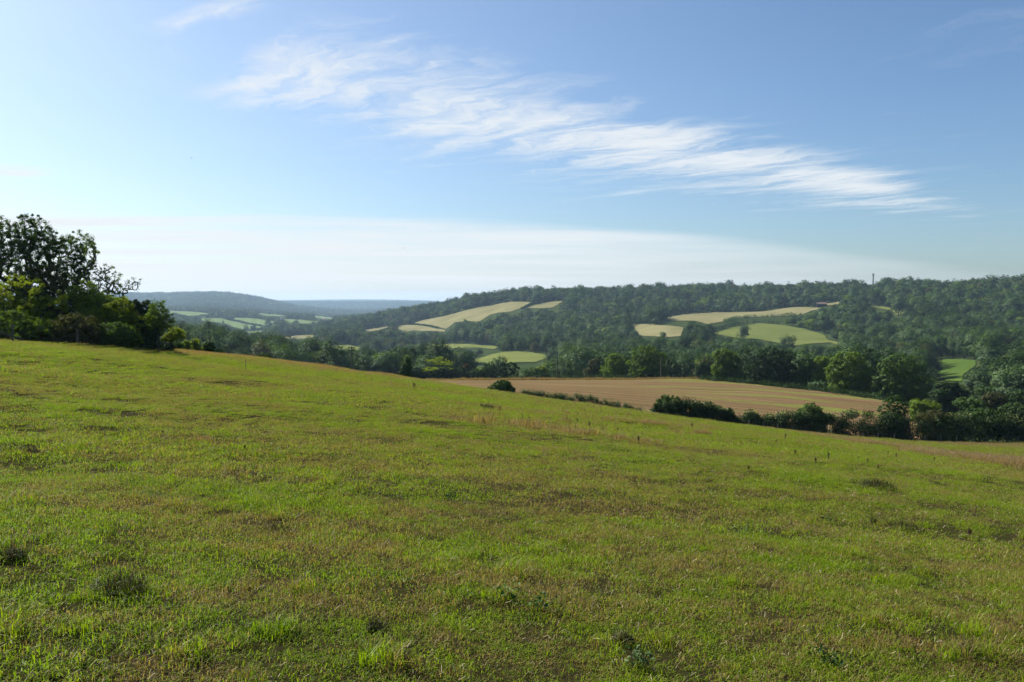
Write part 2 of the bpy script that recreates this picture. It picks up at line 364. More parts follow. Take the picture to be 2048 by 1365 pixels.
def blade_mat(name, lush1, lush2, dry1, dry2, bias=0.0, trans=0.45):
    m, n = mat(name)
    g = n.node('ShaderNodeNewGeometry'); d, a, b = patch_fields(n, g.outputs['Position'])
    at = n.node('ShaderNodeAttribute', attribute_name='rnd'); hg = n.node('ShaderNodeAttribute', attribute_name='tip')
    oi = n.node('ShaderNodeObjectInfo')
    green = n.mix(n.m('ADD', n.m('MULTIPLY', oi.outputs['Random'], 0.45), n.m('MULTIPLY', at.outputs['Fac'], 0.55)), lush1, lush2)
    straw = n.mix(n.m('FRACT', n.m('MULTIPLY', at.outputs['Fac'], 7.31)), dry1, dry2)
    p = n.step(d, 0.43 - bias, 0.58 - bias, 0.05, 0.88)
    isdry = n.m('GREATER_THAN', p, n.m('FRACT', n.m('MULTIPLY', at.outputs['Fac'], 13.7)))
    c = n.mix(isdry, green, straw)
    # yellowing leaf tips
    c = n.mix(n.m('MULTIPLY', hg.outputs['Fac'], 0.25), c, n.mix(0.5, c, dry2))
    di = n.node('ShaderNodeBsdfDiffuse'); n.l.new(c, di.inputs[0])
    tr = n.node('ShaderNodeBsdfTranslucent'); tcn = n.mix(1.0, c, (1.35, 1.45, 0.55), 'MULTIPLY'); n.l.new(tcn, tr.inputs[0])
    ms = n.node('ShaderNodeMixShader'); ms.inputs[0].default_value = trans; n.l.new(di.outputs[0], ms.inputs[1]); n.l.new(tr.outputs[0], ms.inputs[2])
    gl = n.node('ShaderNodeBsdfGlossy'); gl.inputs['Roughness'].default_value = 0.5
    m2 = n.node('ShaderNodeMixShader'); m2.inputs[0].default_value = 0.014; n.l.new(ms.outputs[0], m2.inputs[1]); n.l.new(gl.outputs[0], m2.inputs[2])
    o = n.node('ShaderNodeOutputMaterial'); n.l.new(m2.outputs[0], o.inputs[0]); return m
M['grass'] = blade_mat('grass_blades', (0.065, 0.145, 0.003), (0.235, 0.305, 0.004), (0.11, 0.075, 0.024), (0.29, 0.225, 0.085))
M['tallgrass'] = blade_mat('seed_head_grass', (0.11, 0.085, 0.03), (0.15, 0.12, 0.04), (0.15, 0.095, 0.05), (0.28, 0.19, 0.11), bias=0.15)
M['coarse'] = blade_mat('coarse_dark_grass', (0.018, 0.032, 0.006), (0.045, 0.070, 0.010), (0.05, 0.032, 0.016), (0.11, 0.075, 0.035), trans=0.2)
M['straw'] = plain_mat('straw', (0.26, 0.21, 0.12), (0.42, 0.36, 0.22), 5.0)
M['dockstem'] = plain_mat('dock_seed_stalk', (0.075, 0.045, 0.025), (0.15, 0.095, 0.055), 20.0)
def ground_far():
    m, n = mat('rough_hill_ground')
    g = n.node('ShaderNodeNewGeometry')
    a = n.noise(g.outputs['Position'], 0.03, 6, 0.65); b = n.noise(g.outputs['Position'], 0.4, 5, 0.7)
    c = n.mix(n.step(a, 0.35, 0.65), (0.022, 0.038, 0.012), (0.05, 0.07, 0.022)); c = n.mix(n.step(b, 0.4, 0.7), c, (0.03, 0.04, 0.016))
    di = n.node('ShaderNodeBsdfDiffuse'); n.l.new(c, di.inputs[0])
    o = n.node('ShaderNodeOutputMaterial'); n.l.new(di.outputs[0], o.inputs[0]); return m
M['hills'] = ground_far()
def field_mat(name, c1, c2, rowdir=0.3, rows=0.25, row_amt=0.25, scale=0.02):
    m, n = mat(name)
    g = n.node('ShaderNodeNewGeometry'); s = n.node('ShaderNodeSeparateXYZ'); n.l.new(g.outputs['Position'], s.inputs[0])
    a = n.noise(g.outputs['Position'], scale, 5, 0.6); b = n.noise(g.outputs['Position'], 0.35, 5, 0.7)
    r = n.m('ADD', n.m('MULTIPLY', s.outputs[0], math.cos(rowdir)), n.m('MULTIPLY', s.outputs[1], math.sin(rowdir)))
    r = n.m('ADD', r, n.m('MULTIPLY', a, 20.0))
    wv = n.m('MULTIPLY_ADD', n.m('SINE', n.m('MULTIPLY', r, rows * 6.283)), 0.5, 0.5)
    c = n.mix(n.m('ADD', n.m('MULTIPLY', n.step(a, 0.3, 0.7), 0.65), n.m('MULTIPLY', b, 0.35)), c1, c2)
    c = n.mix(n.m('MULTIPLY', wv, row_amt), c, n.mix(0.6, c, (0.02, 0.03, 0.01)))
    di = n.node('ShaderNodeBsdfDiffuse'); n.l.new(c, di.inputs[0])
    o = n.node('ShaderNodeOutputMaterial'); n.l.new(di.outputs[0], o.inputs[0]); return m
M['f_straw'] = field_mat('dry_pasture', (0.13, 0.125, 0.055), (0.22, 0.20, 0.10), row_amt=0.2)
M['f_green'] = field_mat('green_pasture', (0.085, 0.110, 0.028), (0.150, 0.165, 0.048), rows=0.12)
M['f_lush'] = field_mat('lush_pasture', (0.045, 0.080, 0.014), (0.075, 0.115, 0.022), rows=0.15, row_amt=0.12)
M['f_far'] = field_mat('far_pasture', (0.09, 0.14, 0.05), (0.15, 0.19, 0.075), rows=0.03)
M['f_strip'] = field_mat('bright_pasture', (0.10, 0.17, 0.012), (0.14, 0.21, 0.02), rows=0.5, row_amt=0.1)
def stubble_mat():
    m, n = mat('harvested_stubble')
    g = n.node('ShaderNodeNewGeometry'); s = n.node('ShaderNodeSeparateXYZ'); n.l.new(g.outputs['Position'], s.inputs[0])
    x, y = s.outputs[0], s.outputs[1]
    wn = n.noise(g.outputs['Position'], 0.014, 3, 0.5)
    yy = n.m('ADD', n.m('ADD', y, n.m('MULTIPLY', x, 0.22)), n.m('MULTIPLY', wn, 60.0))      # rows follow the contour
    row = n.m('MULTIPLY_ADD', n.m('SINE', n.m('MULTIPLY', yy, 6.283 / 2.6)), 0.5, 0.5)
    st = n.noise(n.comb(n.m('MULTIPLY', x, 0.03), n.m('MULTIPLY', yy, 0.42), 0.0), 1.0, 6, 0.65)
    fine = n.noise(g.outputs['Position'], 2.2, 6, 0.75)
    c = n.mix(n.step(st, 0.32, 0.68), (0.086, 0.056, 0.028), (0.180, 0.122, 0.060))
    c = n.mix(n.m('MULTIPLY', row, 0.22), c, (0.085, 0.055, 0.034))
    c = n.mix(n.step(fine, 0.52, 0.72, 0.0, 0.6), c, (0.27, 0.20, 0.11))
    c = n.mix(n.step(fine, 0.48, 0.28, 0.0, 0.6), c, (0.06, 0.04, 0.025))
    ph = n.m('FRACT', n.m('DIVIDE', yy, 21.0)); tl = n.m('MAXIMUM', n.m('COMPARE', ph, 0.30, 0.016), n.m('COMPARE', ph, 0.395, 0.016))
    c = n.mix(n.m('MULTIPLY', tl, 0.55), c, (0.075, 0.085, 0.026))
    # regrowth along the tramlines, mostly on the right-hand part
    gr = n.noise(n.comb(n.m('MULTIPLY', x, 0.012), n.m('MULTIPLY', yy, 0.15), 4.0), 1.0, 3, 0.5, 0.4)
    reg = n.m('MULTIPLY', n.step(gr, 0.52, 0.60), n.step(x, 20.0, 60.0, 0.2, 1.0))
    reg = n.m('MULTIPLY', reg, n.step(n.noise(g.outputs['Position'], 0.5, 4, 0.7), 0.3, 0.6, 0.25, 0.9))
    reg = n.m('MULTIPLY', reg, n.step(y, 125.0, 150.0))
    c = n.mix(reg, c, (0.13, 0.17, 0.03))
    di = n.node('ShaderNodeBsdfDiffuse'); n.l.new(c, di.inputs[0])
    bp = n.node('ShaderNodeBump'); bp.inputs['Strength'].default_value = 0.7; bp.inputs['Distance'].default_value = 0.15
    n.l.new(n.m('ADD', row, fine), bp.inputs['Height']); n.l.new(bp.outputs[0], di.inputs['Normal'])
    o = n.node('ShaderNodeOutputMaterial'); n.l.new(di.outputs[0], o.inputs[0]); return m
M['stubble'] = stubble_mat()

# ------------------------------------------------------------------ ground sheets
NX = 440
ys = np.concatenate([np.linspace(-60, 2, 70)[:-1], np.exp(np.linspace(math.log(2), math.log(13400), 620))])
ts = np.linspace(-1, 1, NX); ts = ts * (0.75 + 0.25 * ts * ts)
yyg, ttg = np.meshgrid(ys, ts, indexing='ij')
xxg = ttg * (1.05 * (np.maximum(yyg, 0) + 42))
zzg = T(xxg, yyg)
V3 = np.stack([xxg, yyg, zzg], -1).reshape(-1, 3)
idx = np.arange(len(ys) * NX).reshape(len(ys), NX)
fq = np.stack([idx[:-1, :-1], idx[:-1, 1:], idx[1:, 1:], idx[1:, :-1]], -1)
cyy = (yyg[:-1, :-1] + yyg[1:, 1:]) / 2; cxx = (xxg[:-1, :-1] + xxg[1:, 1:]) / 2
near = cyy < edge_dist(cxx / np.maximum(cyy, 1)) + 1.0
def sub_mesh(name, mask, m):
    f = fq[mask].reshape(-1, 4); used, inv = np.unique(f, return_inverse=True)
    return mesh_np(name, V3[used], inv.reshape(-1, 4), 4, [m], smooth=True)
link('meadow', sub_mesh('meadow', near, M['thatch']), kind='structure')
link('hills', sub_mesh('hills', ~near, M['hills']), kind='structure')

# ------------------------------------------------------------------ fields draped on the hills
def inpoly(px, py, poly):
    px = np.asarray(px); py = np.asarray(py); r = np.zeros(px.shape, bool); n_ = len(poly)
    for i in range(n_):
        x0, y0 = poly[i]; x1, y1 = poly[(i + 1) % n_]
        if y0 == y1: continue
        c = (y0 > py) != (y1 > py)
        r ^= c & (px < (x1 - x0) * (py - y0) / (y1 - y0) + x0)
    return r
FIELDS = [
 ('f_straw', 900, [(823,648.5),(849,640.5),(892,632.6),(935,621),(978,612.6),(1018,604.5),(1042,604.5),(1064,606),(1046,616),(1021,624.5),(997,626.6),(980,631),(967,639.5),(956,645.5),(935,643),(909,646),(892,659),(877,654.5),(850,650)]),
 ('f_straw', 900, [(795,653),(810,650.5),(832,651.5),(857,655),(875,659),(892,662),(887,665),(860,663),(827,662),(812,665),(797,659)]),
 ('f_straw', 900, [(726,661),(746,658.5),(784,652),(778,656),(752,663),(728,664.5)]),
 ('f_straw', 900, [(1055,617),(1081,608.5),(1106,604),(1128,602.5),(1117,609),(1106,616),(1085,618)]),
 ('f_green', 400, [(917,726.5),(956,719),(984,710),(1008,705),(1042,704),(1074,708),(1115,713),(1113,721),(1085,720.5),(1072,725.4),(1038,726),(999,728.6),(978,731),(945,729)]),
 ('f_green', 700, [(827,691),(870,689),(920,689),(956,691),(999,695),(988,699.6),(913,697.5),(832,697.5)]),
 ('f_lush', 300, [(883,737),(907,734),(967,738),(960,743),(902,743)]),
 ('f_straw', 500, [(1267,650),(1321,652),(1368,656),(1361,673.6),(1331,676),(1284,673.6),(1272,666.6)]),
 ('f_straw', 700, [(1335,636),(1366,630),(1425,625.6),(1523,624.4),(1577,616.5),(1600,615.3),(1648,617.4),(1622,623),(1605,630),(1560,633.8),(1500,635),(1471,638.4),(1448,644),(1417,650),(1389,643),(1342,643)]),
 ('f_green', 500, [(1427,667.7),(1467,656),(1518,647.4),(1565,651.3),(1607,659),(1648,671),(1655,680.6),(1684,686.6),(1679,692.5),(1660,686),(1619,688.7),(1591,692.5),(1565,690),(1542,684),(1507,680.6),(1460,675)]),
 ('f_straw', 900, [(1648,609),(1679,604.5),(1677,610),(1650,612.7)]),
 ('f_green', 600, [(1727,612.7),(1765,614),(1793,620),(1820,624.6),(1793,631.7),(1784,622),(1750,617)]),
 ('f_lush', 330, [(1867,720),(1951,722),(1951,733),(1927,749.7),(1924,765),(1893,763),(1874,750)]),
 ('f_green', 450, [(1998,716),(2024,708.5),(2048,709.7),(2100,715),(2060,721),(2013,722)]),
 ('f_far', 1500, [(340,622),(384,624.4),(423,628.7),(395,632),(367,635),(340,629)]),
 ('f_far', 1500, [(401,638.4),(440,637),(459,642.7),(492,650),(522,654.5),(520,660),(483,660),(449,648),(406,642.7)]),
 ('f_far', 1500, [(468,636),(513,638.4),(547,643.8),(545,652.4),(522,651),(492,646),(470,640.5)]),
 ('f_far', 1500, [(567,639.5),(599,640.5),(638,644.8),(620,649),(578,645.5)]),
 ('f_straw', 1000, [(558,675),(599,671.7),(638,670.6),(631,676),(573,680)]),
 ('f_far', 1500, [(513,627.2),(573,632),(560,634),(535,633)]),
 ('f_far', 1500, [(627,632),(674,637),(653,640.5),(632,636)]),
 ('f_far', 1200, [(483,665),(530,662),(522,665.5),(492,667.4)]),
 ('f_green', 500, [(662,692),(690,690),(720,696),(716,703),(690,702),(668,699)]),
 ('f_green', 500, [(760,706),(788,704),(792,709),(770,711)]),
]
FSCREEN = [p for _, _, p in FIELDS]
def drape(name, world_poly, matl, off, cell, label=None):
    P = [Vector((x, y)) for x, y in world_poly]
    # resample the outline
    out = []
    for i in range(len(P)):
        a, b = P[i], P[(i+1) % len(P)]; k = max(1, int((b-a).length / cell))
        out += [a.lerp(b, j / k) for j in range(k)]
    xs = [p.x for p in out]; yz = [p.y for p in out]
    gx, gy = np.meshgrid(np.arange(min(xs), max(xs), cell), np.arange(min(yz), max(yz), cell)); gx = gx.ravel(); gy = gy.ravel()
    ins = inpoly(gx, gy, [(p.x, p.y) for p in out])
    pts = out + [Vector((a + cell*0.2*math.sin(b), b)) for a, b in zip(gx[ins], gy[ins])]
    r = mgeo.delaunay_2d_cdt(pts, [], [list(range(len(out)))], 1, 1e-4)
    vx = np.array([(v.x, v.y) for v in r[0]]); z = T(vx[:, 0], vx[:, 1]) + off
    v = np.column_stack([vx, z])
    me = bpy.data.meshes.new(name); me.from_pydata([tuple(a) for a in v], [], [tuple(f) for f in r[2]]); me.materials.append(M[matl])
    me.polygons.foreach_set('use_smooth', [True]*len(me.polygons)); me.update()
    # faces must look up
    if len(me.polygons) and me.polygons[0].normal.z < 0: me.flip_normals()
    return link(name, me, kind='structure')
for mt, dmin, poly in FIELDS:
    wp = [hit(px, py, dmin)[:2] for px, py in poly]
    D = sum(p[1] for p in wp) / len(wp)
    drape('field', wp, mt, 0.25 + D*0.0004, 12 if D < 1200 else 25)
BROWN = [(836,761),(1000,758.6),(1110,759),(1270,758.5),(1340,757.5),(1385,758.5),(1440,763),(1520,770),(1600,779),(1700,791),(1775,802),(1830,816)]
wp = [hit(px, py, 125, 290)[:2] for px, py in BROWN]
nearb = [(1850, 4.0), (1700, 3.8), (1480, 3.4), (1350, 3.0), (1270, 1.8), (1010, 1.5), (900, 1.8)]
for px, d in nearb:
    u = uv_of(px, 800)[0]; Y = float(edge_dist(u)) + d; wp.append((u*Y, Y))
drape('stubble_field', wp, 'stubble', 0.05, 2.5)
gs = [hit(836,760.5,200,300)[:2], hit(1000,757.6,200,300)[:2], hit(1110,758,200,300)[:2], hit(1268,757.6,200,300)[:2]]
gs2 = [(x*1.0 + 0, y + 22) for x, y in gs]
drape('pasture_strip', gs + gs2[::-1], 'f_strip', 0.12, 6)

# ------------------------------------------------------------------ foliage
def leaf_quads(pos, nrm, size, aspect=0.6, r=rng):
    """rhombic leaves at pos; returns verts, faces, rnd"""
    n = len(pos)
    t = r.normal(size=(n, 3)); t -= nrm * (t*nrm).sum(1, keepdims=True); t /= np.linalg.norm(t, axis=1, keepdims=True) + 1e-9
    b = np.cross(nrm, t); s = (size * r.uniform(0.6, 1.35, n))[:, None]
    v = np.stack([pos - t*s, pos - b*s*aspect + nrm*s*0.15, pos + t*s, pos + b*s*aspect + nrm*s*0.15], 1).reshape(-1, 3)
    f = np.arange(4*n).reshape(n, 4)
    rnd = np.repeat(r.random(n), 4)
    return v, f, rnd
def unit(v): return v / (np.linalg.norm(v, axis=1, keepdims=True) + 1e-9)
def sample_env(ells, n, r, spacing, shell=0.35):
    vol = np.array([e[3]*e[4]*e[5] for e in ells]) ** 0.7; vol /= vol.sum(); out = []
    tries = 0
    while len(out) < n and tries < n*12:
        tries += 1
        e = ells[r.choice(len(ells), p=vol)]
        d = r.normal(size=3); d /= np.linalg.norm(d); q = r.random() ** shell
        p = np.array(e[:3]) + d*q*np.array(e[3:6])
        if p[2] < 0.08: continue
        if out and (np.linalg.norm(np.array(out) - p, axis=1) < spacing*r.uniform(0.35, 1.15)).any(): continue
        out.append(p)
    return np.array(out)
def make_plant(seed, ells, n_att, spacing, leaf, per, clump, trunk_h=0.0, r_tip=0.012, base_r=None, bare=0.0, lean=(0, 0), up=0.35, shell=0.35, sides=5, aspect=0.6, flat=1.0, stems=1, round_n=0.7):
    """returns (wood verts, faces), (leaf verts, faces, rnd)"""
    r = np.random.default_rng(seed)
    A = sample_env(ells, n_att, r, spacing, shell)
    nodes = [np.array([0.0, 0.0, -0.15])]; par = [-1]
    if stems > 1:
        for i in range(stems):
            a = r.uniform(0, 6.28); q = r.uniform(0.1, 0.55) * ells[0][3]
            nodes.append(np.array([math.cos(a)*q, math.sin(a)*q*0.6, 0.0])); par.append(0)
    k = 5
    for i in range(1, k+1):
        h = trunk_h*i/k
        nodes.append(np.array([lean[0]*h + r.normal()*0.02*trunk_h, lean[1]*h + r.normal()*0.02*trunk_h, h])); par.append(len(nodes)-2 if i > 1 else 0)
    root = nodes[-1]
    order = np.argsort(np.linalg.norm(A - root, axis=1))
    term = []
    for ai in order:
        a = A[ai]; N = np.array(nodes[1 if len(nodes) > 1 else 0:]); off = len(nodes) - len(N)
        dv = a - N; dist = np.linalg.norm(dv, axis=1)
        cost = dist * (1.15 - 0.3*dv[:, 2]/(dist+1e-6)); j = int(np.argmin(cost)) + off
        p = nodes[j]; L = np.linalg.norm(a-p); q = j
        m = max(1, int(L / (spacing*0.8)))
        for s in range(1, m):
            t = s/m; w_ = p*(1-t) + a*t + np.array([0, 0, -up*L*0.25*math.sin(math.pi*t)]) + r.normal(size=3)*L*0.045
            nodes.append(w_); par.append(q); q = len(nodes)-1
        nodes.append(a); par.append(q); term.append(len(nodes)-1)
    n = len(nodes); cnt = np.zeros(n)
    for t in term: cnt[t] += 1
    for i in range(n-1, 0, -1): cnt[par[i]] += cnt[i]
    rad = r_tip*np.maximum(cnt, 0.6)**0.48
    if base_r:
        rad *= 1.0; s = base_r/max(rad.max(), 1e-6); rad = np.where(rad > 3*r_tip, rad*(1 + (s-1)*np.clip((rad-3*r_tip)/(rad.max()-3*r_tip+1e-9), 0, 1)), rad)
    P = np.array(nodes); i1 = np.array([i for i in range(1, n) if par[i] >= 0]); i0 = np.array([par[i] for i in i1])
    d = unit(P[i1]-P[i0]); ax = np.where(np.abs(d[:, 2:3]) < 0.9, [[0, 0, 1.0]], [[1.0, 0, 0]]); a = unit(np.cross(d, ax)); b = np.cross(d, a)
    ang = np.arange(sides)*2*math.pi/sides
    ring = a[:, None]*np.cos(ang)[None, :, None] + b[:, None]*np.sin(ang)[None, :, None]
    r1 = rad[i1]; r0 = np.minimum(rad[i0], r1*1.6)
    v = np.concatenate([P[i0][:, None] + ring*r0[:, None, None], P[i1][:, None] + ring*r1[:, None, None]], 1).reshape(-1, 3)
    base = np.arange(len(i1))[:, None]*2*sides; kk = np.arange(sides)[None]; k2 = (kk+1) % sides
    f = np.stack([base+kk, base+k2, base+sides+k2, base+sides+kk], -1).reshape(-1, 4)
    keep = P[term][r.random(len(term)) >= bare]
    # leaf clumps round the twig ends, cup shaped and open below
    C = np.repeat(keep, per, 0); m = len(C)
    dd = unit(r.normal(size=(m, 3)))
    sz = np.repeat(r.uniform(0.5, 1.5, len(keep)), per)
    pos = C + dd*(r.random(m)**0.5 * clump * sz)[:, None]*np.array([1, 1, flat*0.8])
    cen = P[term].mean(0)*np.array([1, 1, 0.8])
    nr = unit(unit(pos - cen)*round_n + dd*(1.75-round_n) + r.normal(size=(m, 3))*(0.35 if round_n < 0.9 else 0.18) + np.array([0, 0, 0.3]))
    keepz = pos[:, 2] > 0.02
    lv = leaf_quads(pos[keepz], nr[keepz], leaf, aspect, r)
    return (v, f), lv
def ell_lumps(seed, W, H, z0, n=7, depth=None):
    """lumpy crown: a main body and lobes; W, H full width and crown height, z0 crown base"""
    r = np.random.default_rng(seed); D_ = depth or W
    e = [(0, 0, z0+H*0.48, W*0.36, D_*0.36, H*0.46)]
    for i in range(n):
        a = 2*math.pi*i/n + r.uniform(-0.3, 0.3); q = r.uniform(0.26, 0.38); zz = z0 + H*r.uniform(0.18, 0.74); s = r.uniform(0.15, 0.24)
        e.append((math.cos(a)*W*q, math.sin(a)*D_*q, zz, W*s, D_*s, H*s*r.uniform(0.8, 1.2)))
    e.append((r.uniform(-0.1, 0.1)*W, 0, z0+H*0.80, W*0.26, D_*0.26, H*0.17))
    return e
plant_cache = {}
def plant_meshes(key, leafmat, *a, **k):
    if key not in plant_cache:
        (wv, wf), (lv, lf, lr) = make_plant(*a, **k)
        plant_cache[key] = (mesh_np('trunk', wv, wf, 4, [M['bark']]), mesh_np('crown', lv, lf, 4, [M[leafmat]], attrs={'rnd': lr}))
    return plant_cache[key]
def place_plant(name, label, cat, loc, meshes, rz=0.0, scale=(1, 1, 1), group=None, crown='crown', trunk='trunk'):
    t = thing(name, label, cat, loc, rz, group); t.scale = scale
    link(trunk, meshes[0], t); link(crown, meshes[1], t)
    return t
def ground_at(px, D, sink=0.0):
    u = uv_of(px, 750)[0]; x = u*D; return (x, D, float(T(x, D)) - sink)
def top_h(px, D, py_top):
    """height a thing needs at that spot to reach image row py_top"""
    x, y, z = ground_at(px, D); return uv_of(px, py_top)[1]*D - z
def mpp(D): return D/F
if __name__ == '__main__': pass
ORD1 = ['', 'first', 'second', 'third', 'fourth', 'fifth', 'sixth', 'seventh', 'eighth', 'ninth', 'tenth', 'eleventh', 'twelfth', 'thirteenth', 'fourteenth', 'fifteenth', 'sixteenth', 'seventeenth', 'eighteenth', 'nineteenth']
TENS = {2: ('twenty', 'twentieth'), 3: ('thirty', 'thirtieth'), 4: ('forty', 'fortieth'), 5: ('fifty', 'fiftieth'), 6: ('sixty', 'sixtieth'), 7: ('seventy', 'seventieth'), 8: ('eighty', 'eightieth'), 9: ('ninety', 'ninetieth')}
def ordinal(n):
    if n < 20: return ORD1[n]
    t, r_ = divmod(n, 10)
    return TENS[t][1] if r_ == 0 else TENS[t][0] + '-' + ORD1[r_]

# ------------------------------------------------------------------ instancing of uncountable stuff
def scatter(name, label, cat, pts, rot, scl, idx, sources):
    col = bpy.data.collections.new(name + '_sources')
    for i, s in enumerate(sources): 
        s.name = 'source_%02d' % i if False else s.name
        col.objects.link(s)
    names = sorted(o.name for o in sources); remap = np.array([names.index(o.name) for o in sources])
    me = bpy.data.meshes.new(name); me.vertices.add(len(pts)); me.vertices.foreach_set('co', np.asarray(pts, np.float32).ravel())
    a = me.attributes.new('rot', 'FLOAT_VECTOR', 'POINT'); a.data.foreach_set('vector', np.asarray(rot, np.float32).ravel())
    a = me.attributes.new('scl', 'FLOAT_VECTOR', 'POINT'); a.data.foreach_set('vector', np.asarray(scl, np.float32).ravel())
    a = me.attributes.new('idx', 'INT', 'POINT'); a.data.foreach_set('value', remap[np.asarray(idx)].astype(np.int32))
    ng = bpy.data.node_groups.new(name + '_scatter', 'GeometryNodeTree')
    ng.interface.new_socket('Geometry', in_out='INPUT', socket_type='NodeSocketGeometry')
    ng.interface.new_socket('Geometry', in_out='OUTPUT', socket_type='NodeSocketGeometry')
    N = ng.nodes; L = ng.links
    gi = N.new('NodeGroupInput'); go = N.new('NodeGroupOutput')
    ci = N.new('GeometryNodeCollectionInfo'); ci.inputs[0].default_value = col; ci.inputs['Separate Children'].default_value = True; ci.inputs['Reset Children'].default_value = True
    ip = N.new('GeometryNodeInstanceOnPoints'); ip.inputs['Pick Instance'].default_value = True
    def attr(nm, tp):
        n = N.new('GeometryNodeInputNamedAttribute'); n.data_type = tp; n.inputs[0].default_value = nm; return [o for o in n.outputs if o.enabled][0]
    mp = N.new('GeometryNodeMeshToPoints'); L.new(gi.outputs[0], mp.inputs[0])
    L.new(mp.outputs[0], ip.inputs['Points']); L.new(ci.outputs[0], ip.inputs['Instance'])
    L.new(attr('idx', 'INT'), ip.inputs['Instance Index'])
    e2 = N.new('FunctionNodeEulerToRotation'); L.new(attr('rot', 'FLOAT_VECTOR'), e2.inputs[0]); L.new(e2.outputs[0], ip.inputs['Rotation'])
    L.new(attr('scl', 'FLOAT_VECTOR'), ip.inputs['Scale']); L.new(ip.outputs[0], go.inputs[0])
    o = link(name, me, None, None, 0, label=label, category=cat, kind='stuff')
    md = o.modifiers.new('scatter', 'NODES'); md.node_group = ng
    return o
def src(name, me): return bpy.data.objects.new(name, me)
def join_np(name, parts, mats):
    """parts: (verts, quads, material index, rnd or None)"""
    V = []; Fa = []; MI = []; RN = []; off = 0
    for v, f, mi, rn in parts:
        V.append(v); Fa.append(f + off); MI.append(np.full(len(f), mi)); RN.append(rn if rn is not None else np.zeros(len(v))); off += len(v)
    me = mesh_np(name, np.concatenate(V), np.concatenate(Fa), 4, mats, attrs={'rnd': np.concatenate(RN)})
    me.polygons.foreach_set('material_index', np.concatenate(MI).astype(np.int32)); me.update(); return me

# ------------------------------------------------------------------ woodland on the hills
FKIND = [('dark', 'dark green', 12, 13, 0), ('mid', 'mid green', 11, 12, 0), ('grey', 'grey-green', 10, 13, 0), ('mid', 'mid green', 13, 11, 0),
         ('dark', 'dark green', 10, 13, 0), ('grey', 'grey-green', 12, 11, 0), ('olive', 'olive', 9, 10, 0), ('mid', 'mid green', 9, 14, 0), ('sunny', 'bright green', 10, 10, 0)]
tree_src = []
for i, (mk, cn, W, H, _) in enumerate(FKIND):
    hi = make_plant(100+i, ell_lumps(100+i, W, H-1.2, 1.2, 8), 80, 1.25, 0.33, 40, 1.4, trunk_h=3.0, r_tip=0.03, base_r=0.32, sides=4, shell=0.2, round_n=1.35)
    lo = make_plant(200+i, ell_lumps(200+i, W, H-1.0, 1.0, 7), 46, 1.6, 0.60, 16, 1.6, trunk_h=2.5, r_tip=0.03, base_r=0.3, sides=3, shell=0.2, round_n=1.4)
    tree_src.append((mk, cn, W, H, hi, lo))
SK = np.full((2700,), 1e9)   # nearest skyline per 1 px column, columns -300..2400
cols = np.arange(-300, 2400, 4); cuu = np.array([uv_of(c, 650)[0] for c in cols])
Dg = np.exp(np.linspace(math.log(20), math.log(13000), 900))
TS = np.empty((len(cols), len(Dg)))
for i, u in enumerate(cuu):
    z = T(u*Dg, Dg); d = Dg*cp - z*sp_; up = Dg*sp_ + z*cp; TS[i] = np.minimum.accumulate(682.5 - F*up/d)
def terrain_skyline(px, D):
    i = np.clip(((px + 300)/4).astype(int), 0, len(cols)-1); j = np.clip(np.searchsorted(Dg, D*0.985) - 1, 0, len(Dg)-1)
    return TS[i, j]
wr = np.random.default_rng(21)
bands = [(235, 900, 9.8, -0.74, 0.80, 1.12), (900, 2250, 13.0, -0.74, 0.80, 1.38), (2250, 5200, 14, -0.74, -0.06, 1.15), (5200, 9600, 21, -0.5, -0.06, 1.7)]
TX = []; TY = []; TSc = []
for d0, d1, sp, u0, u1, sc in bands:
    gy = np.arange(d0, d1, sp); gx = np.arange(u0*d1, u1*d1, sp)
    X, Y = np.meshgrid(gx, gy); X = X.ravel(); Y = Y.ravel()
    X = X + wr.uniform(-0.46, 0.46, X.shape)*sp; Y = Y + wr.uniform(-0.46, 0.46, Y.shape)*sp
    ok = (X/Y > u0) & (X/Y < u1) & (Y > d0) & (Y < d1); TX.append(X[ok]); TY.append(Y[ok]); TSc.append(np.full(ok.sum(), sc))
TX = np.concatenate(TX); TY = np.concatenate(TY); TSc = np.concatenate(TSc)
sizes = TSc * wr.uniform(0.66, 1.30, len(TX)) * (0.76 + 0.48*vnoise(TX*0.022, TY*0.022+5))
ki = wr.integers(0, len(FKIND), len(TX)); kn = vnoise(TX*0.02+40, TY*0.02)           # stands of one kind
ki = np.where((kn < 0.33) & (wr.random(len(TX)) < 0.7), np.array([0, 4])[wr.integers(0, 2, len(TX))], ki)
ki = np.where((kn > 0.68) & (wr.random(len(TX)) < 0.65), np.array([2, 5])[wr.integers(0, 2, len(TX))], ki)
_bx = px_of(TX, TY, T(TX, TY))[0]
_j = np.clip(((_bx + 300)/4).astype(int), 0, len(cols)-1)
_sel = (Dg > 1000) & (Dg < 2300); _py = np.empty((len(cols), _sel.sum()))
for i_, u_ in enumerate(cuu): _d = Dg[_sel]; _py[i_] = -T(u_*_d, _d)/_d
RD = Dg[_sel][np.argmin(_py, 1)]
_rg = (np.abs(TY - RD[_j]) < 45) & (_bx > 800)
sizes = np.where((np.abs(_bx - 1742) < 16) & (TY > 1200) & (TY < 1600), sizes*0.55, sizes)
sizes = np.where(_rg, np.where(_bx > 1600, 0.72, 1.0)*sizes*wr.choice([0.45, 0.65, 0.85, 1.1], len(TX)), sizes)
TZ = T(TX, TY)
Hh = np.array([k[3] for k in FKIND])[ki]*sizes; Wd = np.array([k[2] for k in FKIND])[ki]*sizes
bx, by = px_of(TX, TY, TZ); _, ty = px_of(TX, TY, TZ + Hh*0.9); hp = Wd/TY*F*0.42
ok = np.ones(len(TX), bool)
